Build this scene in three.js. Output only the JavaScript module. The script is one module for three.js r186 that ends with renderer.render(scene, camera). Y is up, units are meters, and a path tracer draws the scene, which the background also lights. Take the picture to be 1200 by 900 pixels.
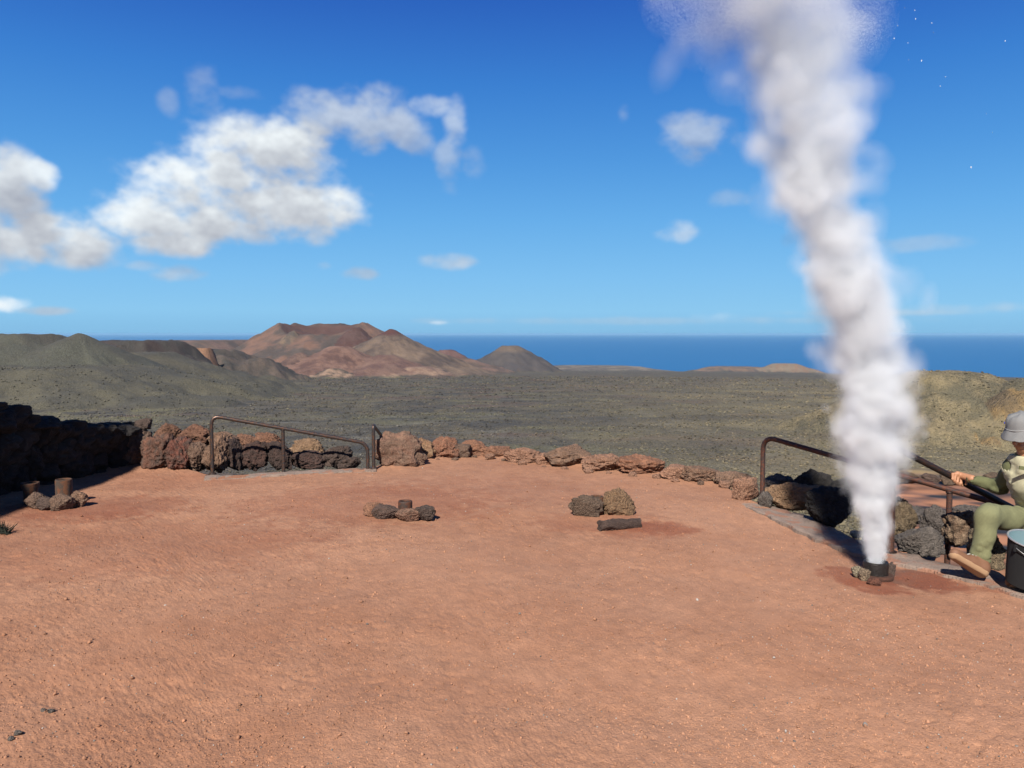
import * as THREE from 'three';
import { createNoise3D } from 'simplex-noise';
import { mergeGeometries, mergeVertices } from 'three/addons/utils/BufferGeometryUtils.js';

// ------------------------------------------------------------------ camera, sky, sun, exposure
const EXPOSURE = 1.6;
const scene = new THREE.Scene();
const camera = new THREE.PerspectiveCamera(51.36, 1024 / 768, 0.1, 600000);
const PITCH = Math.atan(59 / 936);
camera.position.set(0, 1.6, 0);
camera.rotation.set(-PITCH, 0, 0);
const renderer = new THREE.WebGLRenderer({ antialias: true });
renderer.setSize(1024, 768);
renderer.toneMapping = THREE.LinearToneMapping;
renderer.toneMappingExposure = EXPOSURE;
renderer.shadowMap.enabled = true;

const SUN_AZ = THREE.MathUtils.degToRad(16), SUN_EL = THREE.MathUtils.degToRad(40);   // shadows run away from the camera, a little to the right
const sunDir = new THREE.Vector3(-Math.sin(SUN_AZ) * Math.cos(SUN_EL), Math.sin(SUN_EL), Math.cos(SUN_AZ) * Math.cos(SUN_EL));
const sun = new THREE.DirectionalLight(new THREE.Color().setRGB(1, 0.955, 0.88), 5);
sun.position.copy(sunDir).multiplyScalar(60);
sun.castShadow = true; sun.shadow.mapSize.set(4096, 4096);
Object.assign(sun.shadow.camera, { left: -20, right: 20, top: 20, bottom: -20, near: 1, far: 150 });
scene.add(sun, sun.target);

// seeded random and noise
function mulberry(a) { return () => { a |= 0; a = a + 0x6D2B79F5 | 0; let t = Math.imul(a ^ a >>> 15, 1 | a); t = t + Math.imul(t ^ t >>> 7, 61 | t) ^ t; return ((t ^ t >>> 14) >>> 0) / 4294967296; }; }
const n3 = createNoise3D(mulberry(11));
const { clamp, lerp, degToRad } = THREE.MathUtils;
const smoothstep = (x, a, b) => { const t = clamp((x - a) / (b - a), 0, 1); return t * t * (3 - 2 * t); };   // also with a > b
function fbm(x, y, z, o = 4, g = 0.5) { let s = 0, a = 1, t = 0; for (let i = 0; i < o; i++) { s += a * n3(x, y, z); t += a; a *= g; x *= 2.03; y *= 2.03; z *= 2.03; } return s / t; }
const lin = (c) => { c /= 255; return c <= 0.04045 ? c / 12.92 : ((c + 0.055) / 1.055) ** 2.4; };

// picture pixel (1200 x 900) -> direction, point at a depth, point on a level plane
const F = 936;
function ray(px, py) {
  const x = (px - 600) / F, y = -(py - 450) / F, c = Math.cos(PITCH), s = Math.sin(PITCH);
  return new THREE.Vector3(x, y * c - s, -(c + y * s));
}
const P = (px, py, Z) => { const d = ray(px, py); d.multiplyScalar(Z / -d.z); d.y += 1.6; return d; };
const G = (px, py, h = 0) => { const d = ray(px, py); d.multiplyScalar((1.6 - h) / -d.y); d.y = h; return d; };

// the sky: air and clouds for every direction
(function makeSky() {
  const W = 4096, H = 2048, data = new Float32Array(W * H * 4);
  // elevation in degrees -> sRGB of the clear air
  const stops = [[-90, 122, 176, 216], [-0.5, 130, 186, 226], [0.2, 134, 190, 229], [1.6, 141, 200, 239], [4, 128, 192, 240], [8, 104, 174, 234], [12, 82, 153, 223], [17, 60, 128, 209], [22, 45, 100, 190], [32, 34, 82, 164], [50, 24, 60, 122], [90, 18, 46, 96]];
  const air = (el) => { let i = 1; while (i < stops.length - 1 && stops[i][0] < el) i++; const a = stops[i - 1], b = stops[i], t = clamp((el - a[0]) / (b[0] - a[0]), 0, 1); return [1, 2, 3].map((k) => lin(lerp(a[k], b[k], t))); };
  const clouds = [];
  const add = (cx, cy, rx, ry, thick, bright) => {
    const d = ray(cx, cy).normalize(), az = Math.atan2(d.x, -d.z), el = Math.asin(d.y), k = 1 / F;
    clouds.push([az, el, rx * k * Math.cos(az) ** 2 / Math.cos(el), ry * k * Math.cos(az), thick, bright]);
  };
  [[165, 250, 56, 34, 1, 1], [215, 235, 78, 50, 1, 1], [262, 192, 50, 42, 0.95, 1], [318, 182, 82, 42, 1, 0.96], [345, 245, 78, 34, 1, 0.97], [200, 286, 60, 15, 0.95, 0.97], [250, 268, 80, 20, 0.8, 0.9],
    [385, 135, 46, 26, 0.5, 0.88], [430, 142, 58, 34, 0.6, 0.88], [478, 160, 30, 20, 0.36, 0.86], [505, 124, 27, 11, 0.42, 0.95], [533, 148, 14, 26, 0.42, 0.95], [527, 190, 17, 26, 0.36, 0.86], [552, 192, 14, 18, 0.14, 0.84],
    [8, 215, 40, 44, 0.9, 0.9], [44, 205, 24, 19, 0.85, 1], [12, 240, 44, 22, 0.8, 0.84], [60, 280, 74, 34, 0.95, 0.94], [105, 290, 46, 24, 0.6, 0.86], [-40, 260, 60, 60, 0.9, 0.9],
    [238, 104, 20, 24, 0.2, 0.84], [197, 116, 12, 14, 0.14, 0.84], [276, 108, 26, 7, 0.1, 0.84], [208, 321, 30, 10, 0.5, 0.82], [170, 312, 22, 6, 0.3, 0.84], [6, 357, 30, 10, 0.95, 1.04], [50, 364, 36, 5, 0.5, 0.76], [420, 320, 24, 7, 0.45, 0.74], [525, 306, 28, 10, 0.55, 0.83], [380, 312, 10, 5, 0.22, 0.8],
    [795, 273, 27, 12, 0.5, 0.92], [814, 160, 42, 25, 0.45, 0.86], [731, 134, 8, 10, 0.16, 0.86], [1085, 285, 48, 10, 0.2, 0.82], [852, 234, 26, 9, 0.16, 0.82], [1150, 360, 90, 6, 0.25, 0.84], [740, 376, 260, 4, 0.14, 0.8], [1050, 366, 120, 4, 0.3, 0.84], [515, 378, 11, 2.2, 0.35, 1.0], [840, 372, 30, 6, 0.16, 1.0],
  ].forEach((c) => add(...c));
  const rnd = mulberry(5);
  for (let i = 0; i < 60; i++) {                     // the same fair-weather clouds all round
    const az = degToRad(45 + rnd() * 270), el = degToRad(2 + 22 * rnd() ** 1.5), n = 1 + rnd() * 4, s = degToRad(1 + 3.2 * rnd());
    for (let k = 0; k < n; k++) clouds.push([az + (rnd() - 0.5) * 3 * s, el + (rnd() - 0.5) * s, s * (0.7 + rnd()), s * (0.35 + 0.35 * rnd()), 0.4 + 0.6 * rnd(), 0.85 + 0.13 * rnd()]);
  }
  const at = (az, el, fine) => {
    let m = 0, b = 0, wsum = 0;
    for (const c of clouds) {
      let da = az - c[0]; if (da > Math.PI) da -= 2 * Math.PI; if (da < -Math.PI) da += 2 * Math.PI;
      const u = da / c[2], v = (el - c[1]) / c[3]; if (u * u > 4 || v * v > 4) continue;
      const q = 1 - (u * u + v * v) * 0.9, e = q * Math.max(0.0, c[4]); if (q < -2.2) continue;
      const w = Math.exp(3 * q); wsum += w; b += w * c[5];
      const t = q * (0.55 + 0.45 * c[4]) ; m = wsum === w ? t : Math.max(m, t);
      at.thick = Math.max(at.thick, q > -1.2 ? c[4] * smoothstep(q, -1.2, 0.6) : 0);
    }
    if (!wsum) return null;
    const s = 15, x = az * s, y = el * s * 1.5, f = fbm(x, y, 3, fine ? 6 : 3, 0.48);
    const wisp = fine ? Math.abs(fbm(x * 3.3, y * 3.3, 9, 3)) : 0;
    return [m * 0.92 - 0.04 + f * 0.85 - wisp * 0.1, b / wsum];
  };
  for (let r = 0; r < H; r++) {
    const el = ((r + 0.5) / H - 0.5) * Math.PI, eld = el * 180 / Math.PI, base = air(eld);
    for (let c = 0; c < W; c++) {
      // equirectangular column -> direction (x = cos, z = sin)
      const ro = ((c + 0.5) / W - 0.5) * 2 * Math.PI, x = Math.cos(ro), z = Math.sin(ro), az = Math.atan2(x, -z);
      let col = base;
      if (eld > 0 && eld < 34) {
        at.thick = 0;
        const d = at(az, el, true);
        if (d && d[0] > -0.35) {
          const thick = at.thick, a = smoothstep(d[0], -0.38, 0.8) * clamp(0.12 + thick * 0.95, 0, 1) ;
          if (a > 0.003) {
            const keep = at.thick, up = at(az - 0.006, el + 0.016, false), up2 = at(az - 0.012, el + 0.034, false); at.thick = keep;
            const over = clamp((up ? up[0] : -1) * 0.5 + (up2 ? up2[0] : -1) * 0.5, -1, 1);
            const shade = lerp(1.06, 0.86, smoothstep(over, -0.1, 1.0)) * (0.98 + 0.05 * fbm(az * 60, el * 80, 1, 3));
            const k = clamp(shade * d[1], 0, 1.05), g = k * k;
            const cl = [0.82 * g, 0.875 * g, 0.91 * g + 0.1 * (1 - g)];
            col = base.map((v, i) => lerp(v, cl[i], a));
          }
        }
      }
      const o = (r * W + c) * 4;
      data[o] = col[0] / EXPOSURE; data[o + 1] = col[1] / EXPOSURE; data[o + 2] = col[2] / EXPOSURE; data[o + 3] = 1;
    }
  }
  const t = new THREE.DataTexture(data, W, H, THREE.RGBAFormat, THREE.FloatType);
  t.mapping = THREE.EquirectangularReflectionMapping; t.magFilter = THREE.LinearFilter; t.minFilter = THREE.LinearFilter; t.needsUpdate = true;
  scene.background = t; scene.environment = t;
})();
scene.fog = new THREE.FogExp2(new THREE.Color().setRGB(0.38, 0.7, 1.0), 9e-6);

// ------------------------------------------------------------------ helpers
const rgb = (r, g, b) => new THREE.Color().setRGB(r, g, b);
const taken = {};
const numbered = (n) => { const k = taken[n] = (taken[n] ?? -1) + 1; return k ? n + '_' + String(k).padStart(3, '0') : n; };
function mesh(name, geo, mat, parent) { const m = new THREE.Mesh(geo, mat); m.name = name; m.castShadow = m.receiveShadow = true; if (parent) parent.add(m); return m; }
function tag(o, label, category, group, kind) { o.userData.label = label; if (category) o.userData.category = category; if (group) o.userData.group = group; if (kind) o.userData.kind = kind; return o; }
function top(name, geo, mat, label, category, group, kind) { const m = mesh(numbered(name), geo, mat, scene); return tag(m, label, category, group, kind); }
function thing(name, label, category, group) { const g = new THREE.Group(); g.name = numbered(name); scene.add(g); return tag(g, label, category, group); }
function structure(name, geo, mat) { const m = mesh(numbered(name), geo, mat, scene); m.userData.kind = 'structure'; return m; }
function texture(size, fn, srgb, channels = 3) {
  const d = new Uint8Array(size * size * 4);
  for (let j = 0; j < size; j++) for (let i = 0; i < size; i++) { const v = fn(i / size, j / size), o = (j * size + i) * 4; for (let k = 0; k < 3; k++) d[o + k] = clamp(Math.round(255 * (Array.isArray(v) ? v[k] : v)), 0, 255); d[o + 3] = 255; }
  const t = new THREE.DataTexture(d, size, size); t.wrapS = t.wrapT = THREE.RepeatWrapping; t.magFilter = THREE.LinearFilter; t.minFilter = THREE.LinearMipmapLinearFilter; t.generateMipmaps = true;
  if (srgb) t.colorSpace = THREE.SRGBColorSpace; t.needsUpdate = true; return t;
}
// seamless noise on a torus-like blend
function tile(u, v, f, seed, o = 4, g = 0.5) {
  const a = fbm(u * f, v * f, seed, o, g), b = fbm((u - 1) * f, v * f, seed, o, g), c = fbm(u * f, (v - 1) * f, seed, o, g), d = fbm((u - 1) * f, (v - 1) * f, seed, o, g);
  const su = smoothstep(u, 0.75, 1), sv = smoothstep(v, 0.75, 1);
  return lerp(lerp(a, b, su), lerp(c, d, su), sv);
}
const std = (o) => new THREE.MeshStandardMaterial({ roughness: 0.95, metalness: 0, ...o });
function grid(cols, rows, fn, withColor) {            // fn(i, j) -> {p, uv, c}
  const pos = new Float32Array((cols + 1) * (rows + 1) * 3), uv = new Float32Array((cols + 1) * (rows + 1) * 2), col = withColor && new Float32Array((cols + 1) * (rows + 1) * 3), idx = new Uint32Array(cols * rows * 6);
  let k = 0;
  for (let j = 0; j <= rows; j++) for (let i = 0; i <= cols; i++, k++) { const q = fn(i, j); pos.set(q.p, k * 3); uv.set(q.uv, k * 2); if (col) col.set(q.c, k * 3); }
  k = 0;
  for (let j = 0; j < rows; j++) for (let i = 0; i < cols; i++) { const a = j * (cols + 1) + i, b = a + 1, c = a + cols + 1, d = c + 1; idx.set([a, b, c, b, d, c], k); k += 6; }
  const g = new THREE.BufferGeometry(); g.setAttribute('position', new THREE.BufferAttribute(pos, 3)); g.setAttribute('uv', new THREE.BufferAttribute(uv, 2)); if (col) g.setAttribute('color', new THREE.BufferAttribute(col, 3));
  g.setIndex(new THREE.BufferAttribute(idx, 1)); g.computeVertexNormals(); return g;
}
const mix3 = (a, b, t) => [lerp(a[0], b[0], t), lerp(a[1], b[1], t), lerp(a[2], b[2], t)];

// ------------------------------------------------------------------ the plaza's outline, as distance from the viewer's feet by bearing
const edgePoints = [[-420, 640], [-200, 600], [-60, 560], [60, 548], [140, 546], [200, 549], [249, 557], [340, 553], [432, 549], [470, 546], [520, 538], [560, 534], [620, 539], [690, 548], [760, 556], [830, 566], [893, 590], [945, 614], [1000, 641], [1060, 654], [1115, 664], [1200, 690], [1260, 705]].map(([x, y]) => { const g = G(x, y); return [Math.atan2(g.x, -g.z), Math.hypot(g.x, g.z)]; });
const edgeTable = [[-Math.PI, 12], [-2.2, 12], [-1.5, 10], ...edgePoints.filter((e) => e[0] > -1.2), [1.0, 6.0], [1.5, 7], [2.2, 12], [Math.PI, 12]];
const bank = (a) => 0.5 * (smoothstep(a, -0.19, -0.13) * smoothstep(a, 0.3, 0.2)) + 0.5 * smoothstep(a, -0.35, -0.45);
function edgeR(a) { return rimR(a) + bank(a); }
function rimR(a) { let i = 1; while (i < edgeTable.length - 1 && edgeTable[i][0] < a) i++; const p = edgeTable[i - 1], q = edgeTable[i]; return lerp(p[1], q[1], clamp((a - p[0]) / (q[0] - p[0]), 0, 1)); }

// stains and trodden tracks: [x, z, radius x, radius z, colour, strength]
const ventAt = G(1026, 676), stains = [];
const stain = (px, py, rx, rz, c, s) => { const g = G(px, py); stains.push([g.x, g.z, rx, rz, c, s]); };
const WET = [0.075, 0.020, 0.013], RUST = [0.215, 0.064, 0.028];
stain(1068, 677, 0.27, 0.24, WET, 1); stain(1095, 682, 0.24, 0.2, RUST, 0.95); stain(1028, 686, 0.18, 0.2, RUST, 1); stain(1000, 676, 0.2, 0.24, RUST, 0.8); stain(985, 668, 0.1, 0.1, RUST, 0.5); stain(1150, 690, 0.25, 0.07, RUST, 0.6);
stain(775, 619, 0.3, 0.2, RUST, 0.8); stain(700, 612, 0.55, 0.35, RUST, 0.45); stain(750, 622, 0.35, 0.25, RUST, 0.5);
stain(120, 592, 0.9, 0.5, RUST, 0.6); stain(60, 602, 0.8, 0.4, RUST, 0.5); stain(430, 590, 1.3, 0.9, RUST, 0.45); stain(340, 630, 0.5, 0.2, RUST, 0.3); stain(200, 560, 1.0, 0.7, RUST, 0.33); stain(560, 575, 1.2, 0.8, RUST, 0.28); stain(130, 640, 1.6, 0.9, RUST, 0.3);
function plazaColor(x, z) {
  const a = fbm(x * 0.35, 0, z * 0.35, 3), b = fbm(x * 2.2, 4, z * 2.2, 4), d = fbm(x * 9, 2, z * 9, 2);
  let c = mix3([0.372, 0.189, 0.110], [0.29, 0.130, 0.068], clamp(0.35 + 0.55 * a + 0.35 * b, 0, 1));
  c = c.map((v) => v * (1.03 + 0.13 * d + 0.07 * Math.min(0, fbm(x * 3.5 + z * 2, 44, z * 4.5, 3))));
  for (const s of stains) {
    const u = (x - s[0]) / s[2], v = (z - s[1]) / s[3], q = u * u + v * v; if (q > 4) continue;
    const w = smoothstep(1 - q + 0.9 * fbm(x * 6, 7, z * 6, 4), -0.35, 0.5) * s[5] * (0.8 + 0.3 * b);
    c = mix3(c, s[4], clamp(w, 0, 1));
  }
  return c;
}
function plazaHeight(x, z, r, a) {
  const R = edgeR(a), e = smoothstep(R - r, 0, 0.5);
  let h = 0.035 * fbm(x * 0.45, 1, z * 0.45, 3) + 0.006 * fbm(x * 2.4, 5, z * 2.4, 3);
  const t = fbm(x * 9 + z * 3, 8, z * 10, 2);
  h -= 0.007 * smoothstep(t, 0.25, 0.75) * smoothstep(fbm(x * 0.8, 12, z * 0.8, 2), -0.25, 0.35);           // scuffs and heel marks
  h += (0.0034 * fbm(x * 16, 3, z * 16, 3) + 0.0028 * n3(x * 60, 6, z * 60)) * clamp(0.62 - 0.16 * x + 0.7 * fbm(x * 0.6, 31, z * 0.6, 2), 0.25, 1.5);
  return h * e + 0.03 * smoothstep(r, rimR(a) - 0.35, rimR(a) + 0.1) * bank(a) * 2 * (1 + fbm(x * 2.5, 3, z * 2.5, 2));
}
const gravelMap = texture(1024, (u, v) => { const g = tile(u, v, 60, 2, 3, 0.7), s = tile(u, v, 150, 5, 2), m = tile(u, v, 12, 9, 3); let k = 0.84 + 0.13 * g + 0.07 * m; if (s > 0.58) k += 0.16; if (s < -0.52) k -= 0.28; return [k, k * 0.985, k * 0.97]; }, false);
const gravelBump = texture(1024, (u, v) => 0.5 + 0.25 * tile(u, v, 50, 21, 3, 0.6) + 0.2 * tile(u, v, 150, 23, 2), false);
const plazaMat = std({ vertexColors: true, map: gravelMap, bumpMap: gravelBump, bumpScale: 0.007 });
(function plaza() {
  const angles = []; for (let a = -Math.PI; a < Math.PI + 1e-6;) { angles.push(Math.min(a, Math.PI)); const dense = Math.abs(a) < 0.68; if (a >= Math.PI) break; a += dense ? 0.0018 : 0.06; if (a > Math.PI) a = Math.PI; }
  const rows = 430, ts = []; for (let j = 0; j <= rows; j++) ts.push(j / rows);
  const geo = grid(angles.length - 1, rows, (i, j) => {
    const a = angles[i], R = edgeR(a) - 0.02 - 0.03 * (0.5 + 0.5 * fbm(a * 40, 3, 3, 3)), r0 = 0.25, t = ts[j];
    const r = t < 0.06 ? lerp(r0, 2.5, t / 0.06) : lerp(2.5, R, ((t - 0.06) / 0.94) ** 1.25);
    const x = Math.sin(a) * r, z = -Math.cos(a) * r;
    let y = j === rows ? -0.5 : plazaHeight(x, z, r, a);
    return { p: [x, y, z], uv: [x / 1.7, z / 1.7], c: plazaColor(x, z) };
  }, true);
  // close the small hole under the viewer
  structure('plaza_ground', geo, plazaMat);
  const disc = new THREE.CircleGeometry(0.4, 24); disc.rotateX(-Math.PI / 2); disc.translate(0, -0.02, 0);
  const n = disc.attributes.position.count, cc = new Float32Array(n * 3); for (let i = 0; i < n; i++) cc.set([0.29, 0.13, 0.075], i * 3); disc.setAttribute('color', new THREE.BufferAttribute(cc, 3));
  structure('ground_patch', disc, plazaMat);
})();
console.log('plaza');

// ------------------------------------------------------------------ terrain from the hillside to the coast
const profile = [[4, -0.5], [20, -4.8], [60, -13.5], [120, -23.5], [200, -35], [300, -47.5], [800, -71], [1300, -87], [2500, -128], [5000, -232], [7000, -322], [7300, -345], [9000, -350]];
const alongProfile = (r) => { let i = 1; while (i < profile.length - 1 && profile[i][0] < r) i++; const p = profile[i - 1], q = profile[i]; return lerp(p[1], q[1], clamp((r - p[0]) / (q[0] - p[0]), 0, 1)); };
const hills = [];
function hill(px, py, D, halfPx, o) { const p = P(px, py, D); hills.push({ x: p.x, z: p.z, y: p.y, R: halfPx * D / F, pow: 1.2, flat: 0, crater: 0, breach: 0, rough: 0.06, seed: hills.length * 7.3, sx: 1, sz: 1, ...o, flat: (o.flat ?? 0) * D / F }); }
const PALE = [0.36, 0.235, 0.165], PINK = [0.225, 0.135, 0.103], GREYRED = [0.118, 0.085, 0.068], DARKRED = [0.092, 0.043, 0.036], TAN = [0.27, 0.165, 0.105], GREEN = [0.092, 0.09, 0.066], DARKGREY = [0.058, 0.05, 0.043], OLIVE = [0.115, 0.105, 0.062], UMBERSOIL = [0.125, 0.10, 0.082];
hill(380, 378, 2750, 175, { flat: 52, crater: 46, breach: 40, pow: 1.3, c: [0.095, 0.073, 0.064], c2: [0.225, 0.125, 0.09], rough: 0.06, cap: [0.12, 0.06, 0.048], capR: 50 });      // broad crater with an open front
hill(416, 383.5, 2600, 80, { flat: 6, c: [0.11, 0.06, 0.052], c2: DARKRED, pow: 1.15, rough: 0.1 });
hill(458, 385.5, 2500, 140, { flat: 2, c: [0.21, 0.145, 0.105], c2: [0.10, 0.07, 0.058], pow: 1.4, rough: 0.06, cap: [0.10, 0.04, 0.034], capR: 16 });
hill(343, 388, 2600, 70, { flat: 3, c: [0.105, 0.083, 0.07], c2: [0.25, 0.165, 0.11], rough: 0.12, pow: 1.3 });
hill(398, 406, 2350, 110, { flat: 12, c: [0.25, 0.14, 0.105], c2: [0.12, 0.062, 0.05], pow: 1.4, rough: 0.08 });
hill(352, 413, 2320, 62, { flat: 4, c: [0.19, 0.115, 0.09], c2: [0.10, 0.055, 0.046], pow: 1.4, rough: 0.12 });
hill(452, 416, 2300, 95, { flat: 10, c: [0.215, 0.125, 0.095], c2: [0.15, 0.08, 0.066], pow: 1.3, rough: 0.1 });
hill(392, 432, 2150, 48, { flat: 8, c: PALE, c2: DARKGREY, pow: 1.5, rough: 0.2 });
hill(480, 430, 2250, 80, { flat: 24, c: PALE, c2: [0.215, 0.125, 0.095], pow: 1.4, rough: 0.16 });
hill(524, 410, 3300, 60, { flat: 8, c: [0.12, 0.052, 0.045], c2: [0.16, 0.09, 0.08], pow: 1.15, rough: 0.14 });
hill(545, 420, 3250, 70, { flat: 6, c: GREYRED, c2: PINK, pow: 1.2, rough: 0.14 });
hill(598, 404.5, 4000, 66, { flat: 9, c: [0.075, 0.064, 0.066], c2: [0.10, 0.082, 0.076], pow: 1.1, rough: 0.09, crater: 12, cap: [0.15, 0.11, 0.085], capR: 22 });  // dark flank colours paint in a cloud shadow; the cap is left paler
hill(40, 428, 1000, 330, { flat: 110, c: [0.084, 0.077, 0.058], c2: [0.118, 0.104, 0.068], pow: 1.1, rough: 0.12, broad: 1 });
hill(170, 413, 1180, 200, { flat: 30, c: [0.078, 0.071, 0.055], c2: [0.11, 0.096, 0.064], pow: 1.2, rough: 0.12 });
hill(92, 388.5, 1060, 240, { flat: 1, c: GREEN, c2: [0.08, 0.074, 0.056], pow: 1.5, rough: 0.05 });
hill(0, 392, 1120, 300, { flat: 60, c: GREEN, c2: [0.085, 0.074, 0.055], pow: 1.4, rough: 0.08 });
hill(-110, 384, 1150, 190, { flat: 50, c: GREEN, c2: GREYRED, pow: 1.3, rough: 0.05 });
hill(165, 399.5, 1500, 125, { flat: 42, c: DARKGREY, c2: [0.05, 0.032, 0.028], pow: 1.2, rough: 0.15 });
hill(186, 402, 1480, 50, { flat: 6, c: GREYRED, c2: DARKGREY, pow: 1.3, rough: 0.25 });
hill(238, 408, 1750, 26, { flat: 9, c: [0.2, 0.105, 0.065], c2: [0.3, 0.16, 0.095], pow: 0.9, rough: 0.15 });
hill(240, 399, 4100, 130, { flat: 55, c: GREYRED, c2: PINK, pow: 1.2, rough: 0.05, sz: 2 });
hill(165, 400, 3900, 120, { flat: 50, c: GREYRED, c2: PINK, pow: 1.2, rough: 0.05, sz: 2 });
hill(255, 410, 1900, 105, { flat: 22, c: DARKGREY, c2: GREYRED, pow: 1.3, rough: 0.26 });
// hill(195, 431, 980, 100, { flat: 25, c: OLIVE, c2: DARKGREY, pow: 1.4, rough: 0.25 });
hill(305, 420, 1850, 65, { flat: 10, c: DARKGREY, c2: GREYRED, pow: 1.3, rough: 0.26 });
hill(920, 426, 6300, 50, { flat: 14, c: TAN, c2: [0.26, 0.2, 0.14], pow: 1.3, rough: 0.08 });
hill(690, 430, 6500, 110, { flat: 60, c: [0.26, 0.21, 0.16], c2: UMBERSOIL, pow: 1.2, rough: 0.08 });
hill(860, 430, 6500, 60, { flat: 30, c: TAN, c2: UMBERSOIL, pow: 1.2, rough: 0.08 });
// the tan slope on the far side of the right-hand stairs
const DRY = [0.25, 0.195, 0.108], DRYDARK = [0.135, 0.115, 0.07];
hill(1110, 436, 480, 210, { flat: 40, c: DRY, c2: DRYDARK, pow: 1.15, rough: 0.1, broad: 1 });
hill(1260, 447, 430, 220, { flat: 60, c: DRY, c2: DRYDARK, pow: 1.15, rough: 0.1, broad: 1 });
hill(1205, 458, 420, 150, { flat: 22, c: [0.15, 0.105, 0.058], c2: [0.32, 0.20, 0.075], pow: 1.6, rough: 0.16, broad: 1 });
const steps = [[-1.2, 14], [-0.5, 14]];
function terraceOf(a) { return smoothstep(a, 0.36, 0.46); }       // a level strip below the right-hand stairs
function terrainAt(x, z) {
  const r = Math.hypot(x, z), a = Math.atan2(x, -z), R = edgeR(clamp(a, -1.2, 1.1));
  let base = alongProfile(r);
  if (r < 40) {
    const d = r - R, drop = d < 0 ? -0.55 : -0.5 - 0.32 * Math.min(d, 2.5) / 2.5 - Math.max(0, d - 0.9) * 0.42;
    const T = terraceOf(a), ter = r < 15.5 ? -0.42 - 0.045 * Math.max(0, Math.min(d, 7)) : -0.74 - (r - 15.5) * 0.45;
    base = lerp(base, lerp(Math.max(drop, base - 1), ter, T), smoothstep(r, 40, 16));
    base += 0.03 * fbm(x * 0.8, 2, z * 0.8, 3);
  }
  const amp = clamp((r - 25) / 200, 0, 1);
  base += amp * (1.9 * fbm(x * 0.013, 4, z * 0.013, 3) + 0.9 * Math.abs(fbm(x * 0.06, 14, z * 0.06, 3))) * (1 - 0.5 * smoothstep(r, 900, 2500));
  let y = base, c = null, wmax = 0, best = null;
  for (const h of hills) {
    let dx = (x - h.x) * h.sx, dz = (z - h.z) / h.sz, q = Math.hypot(dx, dz); if (q > h.R * 1.35) continue;
    const nz = fbm(x / h.R * 2.2 + h.seed, 1, z / h.R * 2.2, 4), ang = Math.atan2(dx, dz);
    const gully = fbm(Math.sin(ang) * 3 + h.seed, Math.cos(ang) * 3, q / h.R * 0.6, 3);
    q *= 1 + h.rough * 1.6 * nz + 0.09 * gully * smoothstep(q, h.flat, h.flat + 0.3 * h.R);
    const b = base - 4;
    let topY = h.y - h.breach * smoothstep(Math.cos(ang - (h.breachA ?? -0.1)), 0.25, 0.95);
    let t = clamp((q - h.flat) / Math.max(1, h.R - h.flat), 0, 1), hy = b + (topY - b) * (1 - t) ** h.pow;
    if (q < h.flat && h.crater) hy = topY - h.crater * (1 - (q / h.flat) ** 2);
    hy += (0.012 + h.rough * 0.2) * (h.y - b) * fbm(x / h.R * 7 + h.seed, 2, z / h.R * 7, 4) * smoothstep(1 - t, 0, 0.3);
    if (hy > y) { y = hy; best = h; best.t = t; best.n = nz; best.q = q; wmax = hy - base; }
  }
  return { y, best, base, over: wmax, r, a };
}
function terrainColor(x, z, s) {
  const { r, a } = s, u = fbm(x * 0.006, 20, z * 0.006, 4), v = fbm(x * 0.03, 22, z * 0.02, 4), w = fbm(x * 0.15, 24, z * 0.15, 3);
  // malpais: grey lava crust with lichen and low scrub
  let c = mix3([0.098, 0.083, 0.063], [0.142, 0.118, 0.076], clamp(0.45 + 0.9 * u + 0.4 * v, 0, 1));
  c = mix3(c, [0.056, 0.052, 0.046], clamp(0.24 - 1.5 * v + 0.6 * w, 0, 0.85));
  c = mix3(c, [0.125, 0.085, 0.065], 0.8 * smoothstep(fbm(x * 0.004, 28, z * 0.009, 4), 0.05, 0.45)); c = mix3(c, [0.17, 0.155, 0.085], 0.6 * smoothstep(fbm(x * 0.007, 33, z * 0.016, 4), 0.12, 0.5)); c = mix3(c, [0.2, 0.185, 0.155], 0.55 * smoothstep(fbm(x * 0.012, 29, z * 0.05, 4), 0.28, 0.55) * smoothstep(r, 1500, 500));
  const rightward = smoothstep(a, -0.05, 0.42) * smoothstep(r, 3200, 700);
  c = mix3(c, mix3([0.27, 0.215, 0.118], [0.15, 0.13, 0.082], clamp(0.35 + 0.6 * v + 0.5 * w, 0, 1)), clamp(rightward * (0.75 + 0.7 * u), 0, 1));
  const leftward = smoothstep(-a, 0.3, 0.5) * smoothstep(r, 500, 700) * smoothstep(r, 1100, 900);
  c = mix3(c, [0.2, 0.18, 0.09], clamp(leftward * smoothstep(v + 0.6 * w, -0.1, 0.6), 0, 0.85));
  if (s.best && s.over > 0.1) {
    const h = s.best, m = clamp(0.5 + 1.5 * fbm(x / h.R * 3.1 + 5, h.seed, z / h.R * 3.1, 5) + 0.8 * fbm(x / h.R * 12, h.seed, z / h.R * 12, 3), 0, 1);
    let hc = mix3(h.c, h.c2, m);
    if (h.cap) hc = mix3(hc, h.cap, smoothstep(h.capR * Math.hypot(h.x, h.z) / F - s.best.q, -6, 12));
    c = mix3(c, hc, smoothstep(s.over / (h.broad ? 4 : 14) + 0.5 * u + 0.4 * v, 0.05, 0.6));
  }
  if (r < 17) c = mix3([0.30, 0.135, 0.078], c, clamp(smoothstep(r, 13.6, 15.6) + 0.3 * w, 0, 1));
  return c;
}
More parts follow.
